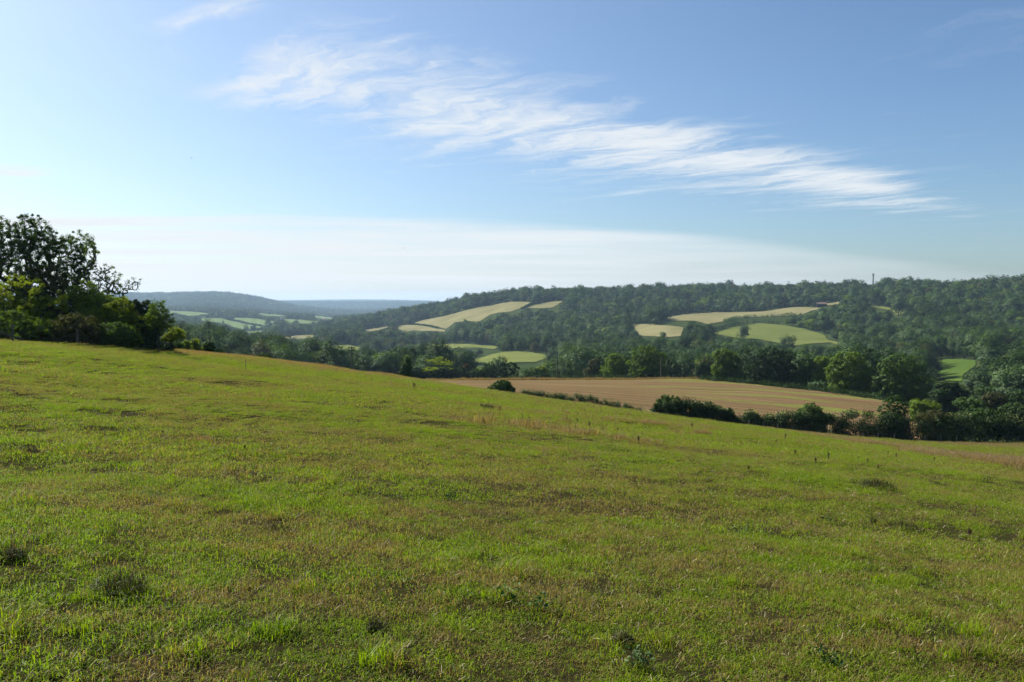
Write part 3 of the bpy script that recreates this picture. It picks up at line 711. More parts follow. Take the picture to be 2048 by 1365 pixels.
ok &= ~((TY < 330) & (bx < 1400))
ok &= ~((TY < 300) & (bx < 1640))
ok &= ~((TY < 900) & (bx < 330))
for (mt, dmin, poly) in FIELDS:
    xs = [p[0] for p in poly]; yz = [p[1] for p in poly]
    Df = [hit(px, py, dmin)[1] for px, py in poly]; dfar = max(Df) + 6
    c = ok & (bx > min(xs)-40) & (bx < max(xs)+40) & (ty < max(yz)+2) & (by > min(yz)-2) & (TY < dfar)
    ii = np.where(c)[0]; bad = np.zeros(len(ii), bool)
    for fx in (-0.9, 0, 0.9):
        for fy in (0.0, 0.25, 0.5, 0.75, 0.97):
            bad |= inpoly(bx[ii] + fx*hp[ii], by[ii]*(1-fy) + ty[ii]*fy, poly)
    bad &= wr.random(len(ii)) > (0.008 if Df[0] > 600 else 0.0)
    bad |= inpoly(bx[ii], by[ii], poly) & (wr.random(len(ii)) > 0.012)
    ok[ii[bad]] = False
# the valley floor on the far left is open farmland with scattered trees
opn = (TY > 1750) & (TY < 3350) & (bx < 760)
ok &= ~(opn & (wr.random(len(TX)) < 0.45) & (vnoise(TX*0.006, TY*0.006) > 0.35))
HOUSES = [(565, 639.5, 1500), (650, 642.5, 1500), (1641, 613.5, 700), (1262, 690, 500)]
hpos = [hit(px, py, dm) for px, py, dm in HOUSES]
for (hx, hy, hz), (px, py, dm) in zip(hpos, HOUSES):
    ok &= ~((np.hypot(TX-hx, TY-hy) < 16) | ((np.abs(bx-px) < 5 + hp) & (TY < hy) & (ty < py-1) & (by > py-8) & (TY > hy*0.9)))
order = np.where(ok)[0]; order = order[np.argsort(TY[order])]
vis = np.zeros(len(TX)); tsk = terrain_skyline(bx, TY)
keepm = np.zeros(len(TX), bool); onsky = np.zeros(len(TX), bool)
for i in order:
    a = int(bx[i]-hp[i]*0.8+300); b = int(bx[i]+hp[i]*0.8+301)
    if b < 2 or a > 2690: continue
    a = max(a, 0); b = min(b, 2699)
    lim = np.minimum(SK[a:b], min(tsk[i], 1e9)); gap = np.clip(np.minimum(lim, by[i]) - ty[i], 0, None)
    if gap.mean() > -1 and (np.minimum(lim, 5000) - ty[i]).mean() > -9: keepm[i] = True
    vis[i] = gap.sum() if -20 < bx[i] < 2068 else 0
    SK[a:b] = np.minimum(SK[a:b], ty[i] + (by[i]-ty[i])*0.22)
dens_ok = keepm
cand = np.where(dens_ok)[0]
cand = cand[np.argsort(-vis[cand])]
solo = cand[:268]; solo = solo[vis[solo] > 30]
mask = np.zeros(len(TX), bool); mask[solo] = True
def final_skyline(i):
    j = order[(np.abs(bx[order]-bx[i]) < hp[i]*2.2) & (TY[order] > TY[i])]
    return len(j) == 0 or (ty[j].min() > ty[i] - 3)
def region(i):
    p, d = bx[i], TY[i]
    if p < 790 and d < 1100: return 'the wood just below the meadow crest'
    if d > 1000 and final_skyline(i): return 'the row on the skyline'
    if p < 1400 and d < 820: return 'the valley wood beyond the stubble field'
    if p >= 1400 and d < 480: return 'the wood behind the stubble field'
    if p >= 1400 and d < 830: return 'the wood below the green hill field'
    if p < 1250: return 'the hillside wood under the straw-coloured field'
    return 'the hillside wood on the right'
byk = {}
for i in solo:
    sz = 'small' if sizes[i] < 0.8 else ('big' if sizes[i] > 1.08 else 'middling')
    key = (region(i), FKIND[ki[i]][1], sz); byk.setdefault(key, []).append(i)
tm = {}
for i, (mk, cn, W, H, hi, lo) in enumerate(tree_src):
    tm[i] = (mesh_np('trunk', hi[0][0], hi[0][1], 4, [M['bark']]), mesh_np('crown', hi[1][0], hi[1][1], 4, [M[mk]], attrs={'rnd': hi[1][2]}))
for (reg, cn, sz), L_ in byk.items():
    L_.sort(key=lambda i: bx[i])
    for n_, i in enumerate(L_):
        nm = 'wood' if 'wood' in reg else 'row'
        lab = f'{sz} {cn} tree, {ordinal(n_+1)} such from the left in {reg}'
        if len(L_) == 1: lab = f'only {sz} {cn} broadleaf tree in {reg}'
        lw = lab.split()
        if len(lab.split()) > 16: lab = lab.replace(' such from', ' from')
        s = float(sizes[i])
        place_plant('broadleaf_tree', lab, 'tree', (TX[i], TY[i], TZ[i]-0.1), tm[int(ki[i])], wr.uniform(0, 6.28), (s, s, s), group='broadleaf trees of ' + reg)
rest = np.where(dens_ok & ~mask)[0]
for nm, lab, dsel, lod in (('woodland', 'dense broadleaf woodland filling the near hillside and valley', TY[rest] < 1000, 4),
                      ('woodland', 'hazy broadleaf woodland covering the upper hillside and ridge', (TY[rest] >= 1000) & (TY[rest] < 2250), 5),
                      ('woodland', 'blue hazy woodland on the far hills beyond the valley', TY[rest] >= 2250, 5)):
    r_ = rest[dsel]
    srcs = [src('wood_tree_%s_%d' % (lod, i), join_np('wood_tree', [(*t[lod][0], 1, None), (t[lod][1][0], t[lod][1][1], 0, t[lod][1][2])], [M[t[0]], M['bark']])) for i, t in enumerate(tree_src)]
    n_ = len(r_); s = sizes[r_][:, None]*np.ones((1, 3))
    rot = np.zeros((n_, 3)); rot[:, 2] = wr.uniform(0, 6.28, n_)
    scatter(nm, lab, 'woodland', np.column_stack([TX[r_], TY[r_], TZ[r_]-0.1]), rot, s, ki[r_], srcs)
    print(nm, n_)
print('solo', len(solo))

# ------------------------------------------------------------------ hedges
def hedge(name, label, cat, pts, h, w, leaf, leafm, per_m, flower=None, flow_n=0, seed=1, stemstep=1.0, spiky=0.0, kind=None, hvar=0.35, group=None):
    """pts: world xy polyline; h, w: callables or numbers along 0..1; foliage as lumps of leaves with open gaps"""
    r = np.random.default_rng(seed); P = np.array(pts, float); seg = np.hypot(*np.diff(P, axis=0).T); L = seg.sum(); cum = np.concatenate([[0], np.cumsum(seg)])/L
    hf = h if callable(h) else (lambda t: h); wf = w if callable(w) else (lambda t: w)
    org = (float(P[0, 0]), float(P[0, 1]), float(T(P[0, 0], P[0, 1])))
    nl = max(12, int(1.5*L*hf(0.5)/(0.33*wf(0.5))**2/3)); lv = []; st = Geo(); fl = []
    nd = np.array([-(P[-1]-P[0])[1], (P[-1]-P[0])[0]]); nd /= np.linalg.norm(nd)
    for i in range(nl*3):
        t = r.random(); hh = hf(t); ww = wf(t)
        x = np.interp(t, cum, P[:, 0]) + nd[0]*ww*r.uniform(-0.38, 0.38); y = np.interp(t, cum, P[:, 1]) + nd[1]*ww*r.uniform(-0.38, 0.38)
        z = float(T(x, y)); rr = ww*r.uniform(0.24, 0.42); top = hh*(1 - hvar*r.random()*r.random()*1.6)*(0.82+0.36*float(vnoise(t*L/(1.6*hh), seed*3.1)))
        lev = r.random()**0.8; cz = max(rr*0.5, (top-rr*0.7)*lev)
        n = int(per_m*L/(nl*3)*r.uniform(0.7, 1.3))
        d = unit(r.normal(size=(n, 3))); d[:, 2] = d[:, 2]*0.8+0.15
        if spiky: d[:, 2] = np.abs(d[:, 2])*spiky
        p = np.array([x-org[0], y-org[1], z+cz-org[2]]) + d*(r.random(n)**0.4*rr)[:, None]
        lv.append((p, unit(d + r.normal(size=(n, 3))*0.7 + [0, 0, 0.3])))
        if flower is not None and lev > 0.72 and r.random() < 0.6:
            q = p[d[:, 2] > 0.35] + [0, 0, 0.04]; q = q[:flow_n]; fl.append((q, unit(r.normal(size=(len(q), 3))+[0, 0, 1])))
    for t in np.arange(0.2/L, 1, stemstep/L):
        x = np.interp(t, cum, P[:, 0]) + r.uniform(-0.3, 0.3)*wf(t)*0.5; y = np.interp(t, cum, P[:, 1]); z = float(T(x, y)); hh = hf(t)*0.75
        a = (x-org[0], y-org[1], z-org[2]-0.1); st.tube(a, (a[0]+r.uniform(-.2, .2)*hh, a[1]+r.uniform(-.2, .2)*hh, a[2]+hh), 0.03*hh**0.5, 0.012, 4)
    p = np.concatenate([a for a, _ in lv]); nn = np.concatenate([b for _, b in lv]); v, f, rn = leaf_quads(p, nn, leaf, 0.6, r)
    o = thing(name, label, cat, org, 0, group)
    if kind: o['kind'] = kind
    link('stems', st.mesh('stems', M['bark']), o)
    link('foliage', mesh_np('foliage', v, f, 4, [M[leafm]], attrs={'rnd': rn}), o)
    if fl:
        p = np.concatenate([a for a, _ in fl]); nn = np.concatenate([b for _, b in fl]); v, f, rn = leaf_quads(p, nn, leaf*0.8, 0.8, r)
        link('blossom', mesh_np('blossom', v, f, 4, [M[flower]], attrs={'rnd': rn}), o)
    return o
def line_px(pts, dmin, n=1):
    out = []
    for a, b in zip(pts[:-1], pts[1:]):
        for k_ in range(n): 
            f = k_/n; out.append(hit(a[0]*(1-f)+b[0]*f, a[1]*(1-f)+b[1]*f, dmin)[:2])
    out.append(hit(*pts[-1], dmin)[:2]); return out
FAR_H = [
 ('long thin dark hedge along the upper edge of the long straw-coloured hill field', [(752, 667), (784, 656), (823, 648), (849, 640), (892, 632), (935, 620.5), (978, 612), (1018, 604)], 900, 4.0, 'dark'),
 ('short hedge dividing the long straw-coloured field from the small one below it', [(826, 649), (846, 651), (860, 653), (876, 657)], 900, 3.0, 'dark'),
 ('short dark hedge between the two straw-coloured fields near the ridge', [(1042, 620), (1052, 615), (1066, 608), (1078, 604)], 900, 5.0, 'dark'),
 ('hedge under the green valley field beyond the stubble', [(907, 733), (950, 731), (978, 732.5)], 400, 3.0, 'dark'),
 ('dark hedge climbing between the straw and bright green hill fields', [(1412, 668), (1440, 660), (1478, 650.5), (1518, 646), (1560, 650)], 700, 6.5, 'dark'),
 ('dark hedge below the far straw-coloured hill field on the right', [(1448, 646), (1471, 640), (1500, 637), (1560, 635), (1600, 632)], 700, 6.5, 'mid'),
 ('hedge crossing the far valley between two green fields', [(447, 637), (462, 641), (495, 648), (522, 653)], 1500, 6.0, 'dark'),
 ('hedge along the top of the far valley fields', [(400, 633), (430, 633), (462, 635), (500, 636), (550, 641)], 1500, 9.0, 'dark'),
 ('hedge bounding the highest far valley field', [(345, 630), (370, 636), (400, 637)], 1500, 9.0, 'dark'),
 ('low hedge below the nearest far valley field', [(500, 662), (530, 659), (560, 655), (600, 652)], 1500, 8.0, 'dark'),
]
for i, (lab, pts, dm, h, mk) in enumerate(FAR_H):
    wp_ = line_px(pts, dm, 3); L = sum(math.dist(a, b) for a, b in zip(wp_[:-1], wp_[1:])); D = wp_[0][1]
    hedge('hedge', lab, 'hedge', wp_, h, h*1.1, 0.22*D/700, mk, min(60, 9000/L), seed=30+i, stemstep=max(3, L/60), group='hedges between the hill fields')

# ------------------------------------------------------------------ houses
def house(name, label, cat, loc, L, W, H, RH, wall, rz, wins=True):
    o = thing(name, label, cat, loc, rz)
    link('wall', Geo().box((0, 0, H/2-0.5), (L, W, H+1)).poly([(-L/2, -W/2, H), (-L/2, W/2, H), (-L/2, 0, H+RH-0.05)]).poly([(L/2, -W/2, H), (L/2, W/2, H), (L/2, 0, H+RH-0.05)]).mesh('wall', M[wall]), o)
    g = Geo(); e = 0.5
    for s in (-1, 1):
        a, b, c, d = (-L/2-e, s*(W/2+e), H-0.3), (L/2+e, s*(W/2+e), H-0.3), (L/2+e, 0, H+RH), (-L/2-e, 0, H+RH)
        g.poly([a, b, c, d]); g.poly([(p[0], p[1], p[2]+0.2) for p in (a, b, c, d)])
    rf = link('roof', g.mesh('roof', M['tiles']), o)
    if wins:
        link('chimney', Geo().box((L*0.36, 0, H+RH+0.3), (0.9, 0.7, 1.6)).mesh('chimney', M['tiles']), rf)
        for fl_ in (1.5, 4.0):
            if fl_ > H: continue
            for k_ in range(4):
                wn = link('window', Geo().box((-L/2+L*(k_+0.5)/4, -W/2-0.03, fl_), (1.2, 0.10, 1.2)).mesh('window', M['glass']), o)
    link('door', Geo().box((0.2 if wins else 0, -W/2-0.04, 1.05 if wins else 1.6), (1.0 if wins else 4.0, 0.12, 2.1 if wins else 3.2)).mesh('door', M['barn']), o)
house('farmhouse', 'small white house among trees beside the far valley fields', 'house', hpos[0], 14, 8, 5.4, 3.0, 'render', 0.2)
house('farmhouse', 'white house at the right end of the far valley fields', 'house', hpos[1], 12, 8, 5.4, 3.0, 'render', -0.3)
house('barn', 'dark barn beside the straw-coloured field high on the right hillside', 'barn', hpos[2], 16, 9, 4.0, 2.6, 'barn', 0.1, False)
house('cottage', 'pale cottage in a clearing below the straw-coloured hillside field', 'house', hpos[3], 9, 6, 3.2, 2.4, 'render', 0.3)

# ------------------------------------------------------------------ telecom mast
lx, ly, lz = ground_at(1742, 1370)
o = thing('lattice_mast', 'slender lattice mast with aerials standing on the wooded ridge', 'mast', (lx, ly, lz))
Hm = uv_of(1742, 547)[1]*1370 - lz; g = Geo(); b = Geo()
for s in ((-1, -1), (1, -1), (1, 1), (-1, 1)): g.tube((s[0]*1.2, s[1]*1.2, 0), (s[0]*0.45, s[1]*0.45, Hm-1.5), 0.30, 0.26, 4)
for k_ in range(int(Hm/2)-1):
    z0_ = k_*2; q = lambda z: 1.2-0.75*z/Hm
    for s in ((-1, -1, 1, -1), (1, -1, 1, 1), (1, 1, -1, 1), (-1, 1, -1, -1)):
        b.tube((s[0]*q(z0_), s[1]*q(z0_), z0_), (s[2]*q(z0_+2), s[3]*q(z0_+2), z0_+2), 0.11, 0.11, 3)
link('leg', g.mesh('leg', M['metal']), o); link('brace', b.mesh('brace', M['metal']), o)
for a in range(3):
    t = a*2.09+0.3; link('aerial_panel', Geo().box((math.cos(t)*1.3, math.sin(t)*1.3, Hm-2.2), (0.8, 0.8, 3.0)).mesh('aerial_panel', M['metal']), o)
link('whip_aerial', Geo().tube((0, 0, Hm-3), (0, 0, Hm+2), 0.2, 0.15, 4).mesh('whip_aerial', M['metal']), o)

# ------------------------------------------------------------------ poles
def pole(label, px, D, py_top, arm=0.0, rr=0.15, mk='pole'):
    x, y, z = ground_at(px, D); H = uv_of(px, py_top)[1]*D - z
    o = thing('telegraph_pole', label, 'pole', (x, y, z))
    link('shaft', Geo().tube((0, 0, -0.5), (0, 0, H), rr*1.25, rr*0.85, 8).mesh('shaft', M[mk]), o)
    if arm:
        for k_, zz in enumerate((H-0.35, H-0.95)[: 2 if arm > 1.3 else 1]):
            ca = link('crossarm', Geo().box((0, -rr, zz), (arm, 0.14, 0.16)).mesh('crossarm', M[mk]), o)
            for s in (-0.46, -0.25, 0.25, 0.46):
                link('insulator', Geo().tube((s*arm, -rr, zz+0.08), (s*arm, -rr, zz+0.32), 0.07, 0.05, 6).mesh('insulator', M['ceramic']), ca)
    link('cap', Geo().tube((0, 0, H), (0, 0, H+0.08), rr*0.9, rr*0.5, 8).mesh('cap', M['metal']), o)
pole('dark telegraph pole with crossarm rising behind the meadow crest', 704, 200, 693, 1.8, 0.16)
pole('tall dark telegraph pole at the far edge of the stubble field', 1115, 263, 702, 0.0, 0.17)
pole('pale slim pole in front of the round tree beyond the stubble', 1322, 244, 714, 0.0, 0.13, 'wood')

# ------------------------------------------------------------------ fences
def fence(label, pts, hgt, step, post_w, nw=3, seed=3, wires=True):
    r = np.random.default_rng(seed); P = np.array(pts); seg = np.hypot(*np.diff(P, axis=0).T); L = seg.sum(); cum = np.concatenate([[0], np.cumsum(seg)])
    org = (float(P[0, 0]), float(P[0, 1]), float(T(P[0, 0], P[0, 1]))); o = thing('post_and_wire_fence', label, 'fence', org); tops = []
    me = [Geo().box((0, 0, hgt/2-0.15), (post_w, post_w, hgt+0.3), 0, (r.uniform(-.05, .05), r.uniform(-.05, .05))).mesh('post', M['wood']) for _ in range(4)]
    for s in np.arange(0, L, step):
        x = np.interp(s, cum, P[:, 0]); y = np.interp(s, cum, P[:, 1]); z = float(T(x, y)); p = (x-org[0], y-org[1], z-org[2])
        link('post', me[r.integers(0, 4)], o, p, r.uniform(-.3, .3)).scale = (1, 1, r.uniform(0.88, 1.1)); tops.append(p)
    if wires:
        for k_ in range(nw):
            g = Geo()
            for a, b in zip(tops[:-1], tops[1:]):
                zz = hgt*(0.35+0.28*k_); g.tube((a[0], a[1]-post_w*0.6, a[2]+zz), (b[0], b[1]-post_w*0.6, b[2]+zz), 0.003, 0.003, 3)
            link('wire', g.mesh('wire', M['wire']), o)
def edge_pts(px0, px1, off, n=20):
    out = []
    for px in np.linspace(px0, px1, n):
        u = uv_of(px, 780)[0]; Y = float(edge_dist(u)) + off; out.append((u*Y, Y))
    return out
fence('weathered post and wire fence along the foot of the dark hedge on the right', edge_pts(1500, 2300, -1.2), 1.15, 2.35, 0.10)
fence('weathered post fence in front of the shaded shrubs on the left', [ground_at(px, D)[:2] for px, D in ((-250, 54), (50, 57), (152, 58.5), (206, 60), (300, 64))], 1.35, 4.1, 0.11, seed=8, wires=False)
fence('low post fence between the stubble and the bright strip of pasture', [hit(px, 759, 200, 300)[:2] for px in (866, 1000, 1110, 1270, 1395)], 1.15, 2.65, 0.13, wires=False)
x, y, z = ground_at(8, 57.5); rr_ = Geo().tube((-1.6, 0.2, 0.95), (1.6, -0.2, 0.12), 0.06, 0.05, 6)
o = link('fallen_rail', rr_.mesh('fallen_rail', M['wood']), None, (x, y, z), 0, label='fallen grey rail leaning down to the grass at the left edge', category='rail')
for px, py, h_, lab in ((491, 745, 0.85, 'thin grey stake standing alone in the meadow near the crest'), (673, 752, 0.65, 'thin dark stake at the end of the brown crest grass')):
    x, y, z = hit(px, py, 20, 83); link('stake', Geo().tube((0, 0, -0.1), (0.03, 0, h_), 0.022, 0.016, 5).mesh('stake', M['wood']), None, (x, y, z), 0, label=lab, category='stake')

# ------------------------------------------------------------------ near trees and shrubs, each from its own crown outline
def shrub(name, label, cat, px, D, ells_px, leafm, n_att, spacing, leaf, per, clump, seed, depth=0.8, trunk=None, base_r=None, bare=0.0, r_tip=0.012, group=None, flat=1.0, shell=0.35, stems=4, skirt=False):
    x, y, z = ground_at(px, D); m = mpp(D); E = []
    r = np.random.default_rng(seed)
    for e in ells_px:
        cx, cy_, rx, ry = e[:4]; dof = e[4] if len(e) > 4 else r.uniform(-0.25, 0.25)*rx*m
        u, v = uv_of(cx, cy_); E.append((u*D - x, dof, v*D - z, rx*m, max(rx, ry*0.6)*m*depth, ry*m))
        zb = E[-1][2] - E[-1][5]
        if zb > 0.25 and (trunk is None or skirt): E.append((u*D - x, dof, (zb + 0.35*ry*m)*0.5, rx*m*0.9, max(rx, ry*0.6)*m*depth*0.9, (zb + 0.35*ry*m)*0.5))
    if trunk is None or skirt: per = int(per*1.1); leaf *= 1.3
    (wv, wf), (lv, lf, lr) = make_plant(seed, E, n_att, spacing, leaf, per, clump, trunk_h=trunk if trunk is not None else 0.3, r_tip=r_tip, base_r=base_r, bare=bare, flat=flat, shell=shell, stems=1 if trunk else stems)
    o = thing(name, label, cat, (x, y, z), 0, group)
    link('trunk' if trunk else 'stems', mesh_np('trunk', wv, wf, 4, [M['bark']]), o)
    link('crown' if trunk else 'foliage', mesh_np('crown', lv, lf, 4, [M[leafm]], attrs={'rnd': lr}), o)
    return o
# left-hand group, 60 to 75 m away
shrub('ash_tree', 'tall airy tree with open dark crown at the left edge', 'tree', 30, 70, [(15,478,42,46),(60,468,42,40),(95,488,32,32),(-25,490,40,46),(40,530,60,48)], 'ash', 560, 0.30, 0.066, 62, 0.27, 11, trunk=2.5, base_r=0.22, r_tip=0.016)
shrub('ash_tree', 'tall airy tree right of the tallest one, with thin see-through crown', 'tree', 125, 71, [(120,510,34,42),(150,490,34,30),(172,520,28,50),(135,560,50,46),(95,560,45,50)], 'ash', 500, 0.30, 0.064, 56, 0.26, 12, trunk=2.2, base_r=0.18, r_tip=0.015, bare=0.12)
shrub('thin_tree', 'sparse half-bare tree leaning right, its twigs against the sky', 'tree', 172, 69, [(190,560,34,40),(212,560,28,30),(228,575,20,16),(180,505,16,34),(205,600,40,26)], 'ash', 300, 0.26, 0.058, 30, 0.19, 13, trunk=2.4, base_r=0.12, r_tip=0.013, bare=0.42)
shrub('thin_tree', 'lone bare-twigged branchy sapling poking above the dark shrubs', 'tree', 250, 70, [(262,568,17,16),(250,580,12,10),(276,563,8,8)], 'mid', 42, 0.26, 0.065, 14, 0.18, 14, trunk=3.6, base_r=0.06, r_tip=0.011, bare=0.4)
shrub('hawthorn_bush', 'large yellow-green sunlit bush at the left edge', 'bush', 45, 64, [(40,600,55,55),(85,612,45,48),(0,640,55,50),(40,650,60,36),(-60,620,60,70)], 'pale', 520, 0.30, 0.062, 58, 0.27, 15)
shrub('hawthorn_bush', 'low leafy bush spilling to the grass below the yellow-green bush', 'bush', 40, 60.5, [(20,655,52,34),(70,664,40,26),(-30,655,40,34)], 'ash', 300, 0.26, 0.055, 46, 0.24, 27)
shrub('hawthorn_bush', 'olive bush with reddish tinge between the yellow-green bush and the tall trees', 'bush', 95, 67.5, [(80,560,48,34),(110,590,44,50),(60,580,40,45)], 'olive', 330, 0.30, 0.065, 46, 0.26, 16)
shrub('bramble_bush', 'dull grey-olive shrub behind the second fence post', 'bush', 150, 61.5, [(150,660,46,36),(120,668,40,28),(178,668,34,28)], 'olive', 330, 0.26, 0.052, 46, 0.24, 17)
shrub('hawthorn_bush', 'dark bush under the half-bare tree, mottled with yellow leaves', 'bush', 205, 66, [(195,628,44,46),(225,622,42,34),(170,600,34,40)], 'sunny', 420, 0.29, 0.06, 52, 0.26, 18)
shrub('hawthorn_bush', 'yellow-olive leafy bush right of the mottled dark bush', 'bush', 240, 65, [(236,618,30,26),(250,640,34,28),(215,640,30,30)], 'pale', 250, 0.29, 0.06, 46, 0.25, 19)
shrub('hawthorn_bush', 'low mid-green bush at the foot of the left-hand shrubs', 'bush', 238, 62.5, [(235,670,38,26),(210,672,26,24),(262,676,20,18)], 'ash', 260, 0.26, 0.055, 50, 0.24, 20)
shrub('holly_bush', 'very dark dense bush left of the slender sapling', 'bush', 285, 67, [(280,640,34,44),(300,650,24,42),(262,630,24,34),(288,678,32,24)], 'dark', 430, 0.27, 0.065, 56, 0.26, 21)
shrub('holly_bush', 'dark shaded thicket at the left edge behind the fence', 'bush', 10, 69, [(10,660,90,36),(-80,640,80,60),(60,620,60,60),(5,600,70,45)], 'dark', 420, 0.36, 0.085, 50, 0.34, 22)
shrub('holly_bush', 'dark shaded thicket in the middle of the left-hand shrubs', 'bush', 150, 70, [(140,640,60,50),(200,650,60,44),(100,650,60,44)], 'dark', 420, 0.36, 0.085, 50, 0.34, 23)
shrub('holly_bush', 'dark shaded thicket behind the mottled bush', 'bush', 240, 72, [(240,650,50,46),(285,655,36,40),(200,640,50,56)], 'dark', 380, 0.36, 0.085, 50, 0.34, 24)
shrub('field_maple_sapling', 'slender sapling with light green crown at the right of the left-hand trees', 'tree', 318, 65, [(318,625,22,26),(335,640,16,18),(306,640,14,20),(326,655,18,12)], 'ash', 120, 0.30, 0.068, 30, 0.26, 25, trunk=2.2, base_r=0.07, r_tip=0.010)
shrub('field_maple_sapling', 'bright yellow-green young tree at the right end of the left-hand shrubs', 'tree', 345, 70, [(348,664,16,9),(358,672,16,8),(338,676,14,10)], 'pale', 90, 0.26, 0.075, 30, 0.24, 26, trunk=0.6, base_r=0.06)
for k_, (px, D, e, mk, lab) in enumerate([
    (330, 69, [(330,696,20,11),(305,694,18,12)], 'dark', 'low dark bush under the slender sapling'),
    (352, 76, [(350,694,16,10)], 'mid', 'small round bush just right of the young yellow-green tree'),
    (372, 79, [(372,693,10,12)], 'pale', 'small yellow-green bush in the gap above the brown crest grass'),
    (392, 80, [(389,692,9,16),(398,700,8,8)], 'pale', 'narrow yellow-green bush standing highest above the crest grass'),
    (416, 80, [(416,696,13,13)], 'mid', 'rounded green bush right of the narrow one on the crest'),
    (432, 82, [(436,706,14,8)], 'mid', 'low spreading bush at the right end of the crest bushes'),
    (504, 90, [(502,716,12,7)], 'olive', 'low olive bush poking over the brown crest grass'),
    (528, 91, [(527,716,14,10),(540,722,12,7)], 'mid', 'darker low bush beside the olive one on the crest'),
    (556, 92, [(558,726,14,6)], 'pale', 'low yellow-green clump at the right end of the crest bushes')]):
    shrub('crest_bush', lab, 'bush', px, D, e, mk, 90, 0.17, 0.055, 28, 0.16, 60+k_, group='small bushes along the crest')
# bushes and trees round the stubble field
shrub('conifer_shrub', 'grey-green conical shrub on the meadow edge', 'tree', 815, 101, [(815,722,6,8),(814,735,11,12),(813,746,16,13)], 'grey', 230, 0.22, 0.06, 40, 0.2, 80, trunk=0.5, base_r=0.05)
o = shrub('pine_tree', 'flat-topped layered tree with yellow-green tiers above the hedge', 'tree', 879, 275, [(880,717,16,3),(872,722,26,3.5),(890,728,24,3.5),(862,738,18,3.5),(896,736,14,3),(850,741,10,3)], 'pale', 130, 0.55, 0.16, 30, 0.5, 81, trunk=3.0, base_r=0.28, flat=0.4)
MIDB = [
 (840, 277, [(838,744,13,10),(848,748,12,8)], 'dark', 'dark bush at the left end of the far hedge row'),
 (862, 276, [(866,749,16,7)], 'dark', 'low dark bush under the flat-topped tree'),
 (890, 275, [(888,748,14,9)], 'dark', 'dark bush right of the flat-topped tree'),
 (920, 274, [(918,746,18,11),(930,750,14,7)], 'dark', 'broad dark bush in the middle of the far hedge row'),
 (952, 273, [(950,750,17,7)], 'dark', 'low dark bush at the right part of the far hedge row'),
 (932, 282, [(934,737,6,8)], 'rust', 'brownish small tree behind the far hedge row'),
 (980, 273, [(978,742,17,14),(992,746,12,11)], 'mid', 'light green bush left of the dark round tree'),
 (1015, 270, [(1014,738,20,16),(1002,746,14,10),(1030,744,12,11)], 'dark', 'dark round tree at the far left corner of the stubble'),
 (1068, 276, [(1066,746,20,8)], 'mid', 'mid-green bush behind the clipped dark bushes'),
 (1085, 280, [(1084,741,12,7)], 'pale', 'light yellow-green bush behind the pale-topped bush'),
]
for k_, (px, D, e, mk, lab) in enumerate(MIDB):
    e = [(q[0], q[1], q[2]*1.15, q[3]) for q in e]
    shrub('hedge_bush', lab, 'bush', px, D, e, mk, 190, 0.5, 0.17, 34, 0.42, 90+k_, r_tip=0.02)
shrub('field_bush', 'small dark round bush on the far edge of the stubble', 'bush', 1005, 255, [(1005,757,9,5)], 'dark', 70, 0.4, 0.13, 36, 0.4, 110)
shrub('field_bush', 'long low dark bush on the far edge of the stubble', 'bush', 1038, 252, [(1028,758,10,7),(1046,759,11,6)], 'dark', 150, 0.42, 0.13, 40, 0.4, 111)
o = shrub('field_bush', 'dark bush with pale cream top beside the telegraph pole', 'bush', 1084, 251, [(1070,758,12,7),(1086,757,13,8),(1097,759,8,6)], 'dark', 190, 0.42, 0.13, 40, 0.4, 112)
shrub('field_bush', 'dark green round bush breaking the meadow edge', 'bush', 1005, 97.5, [(1004,773,20,13),(988,778,13,9),(1018,780,13,9)], 'mid', 300, 0.17, 0.055, 46, 0.18, 113)
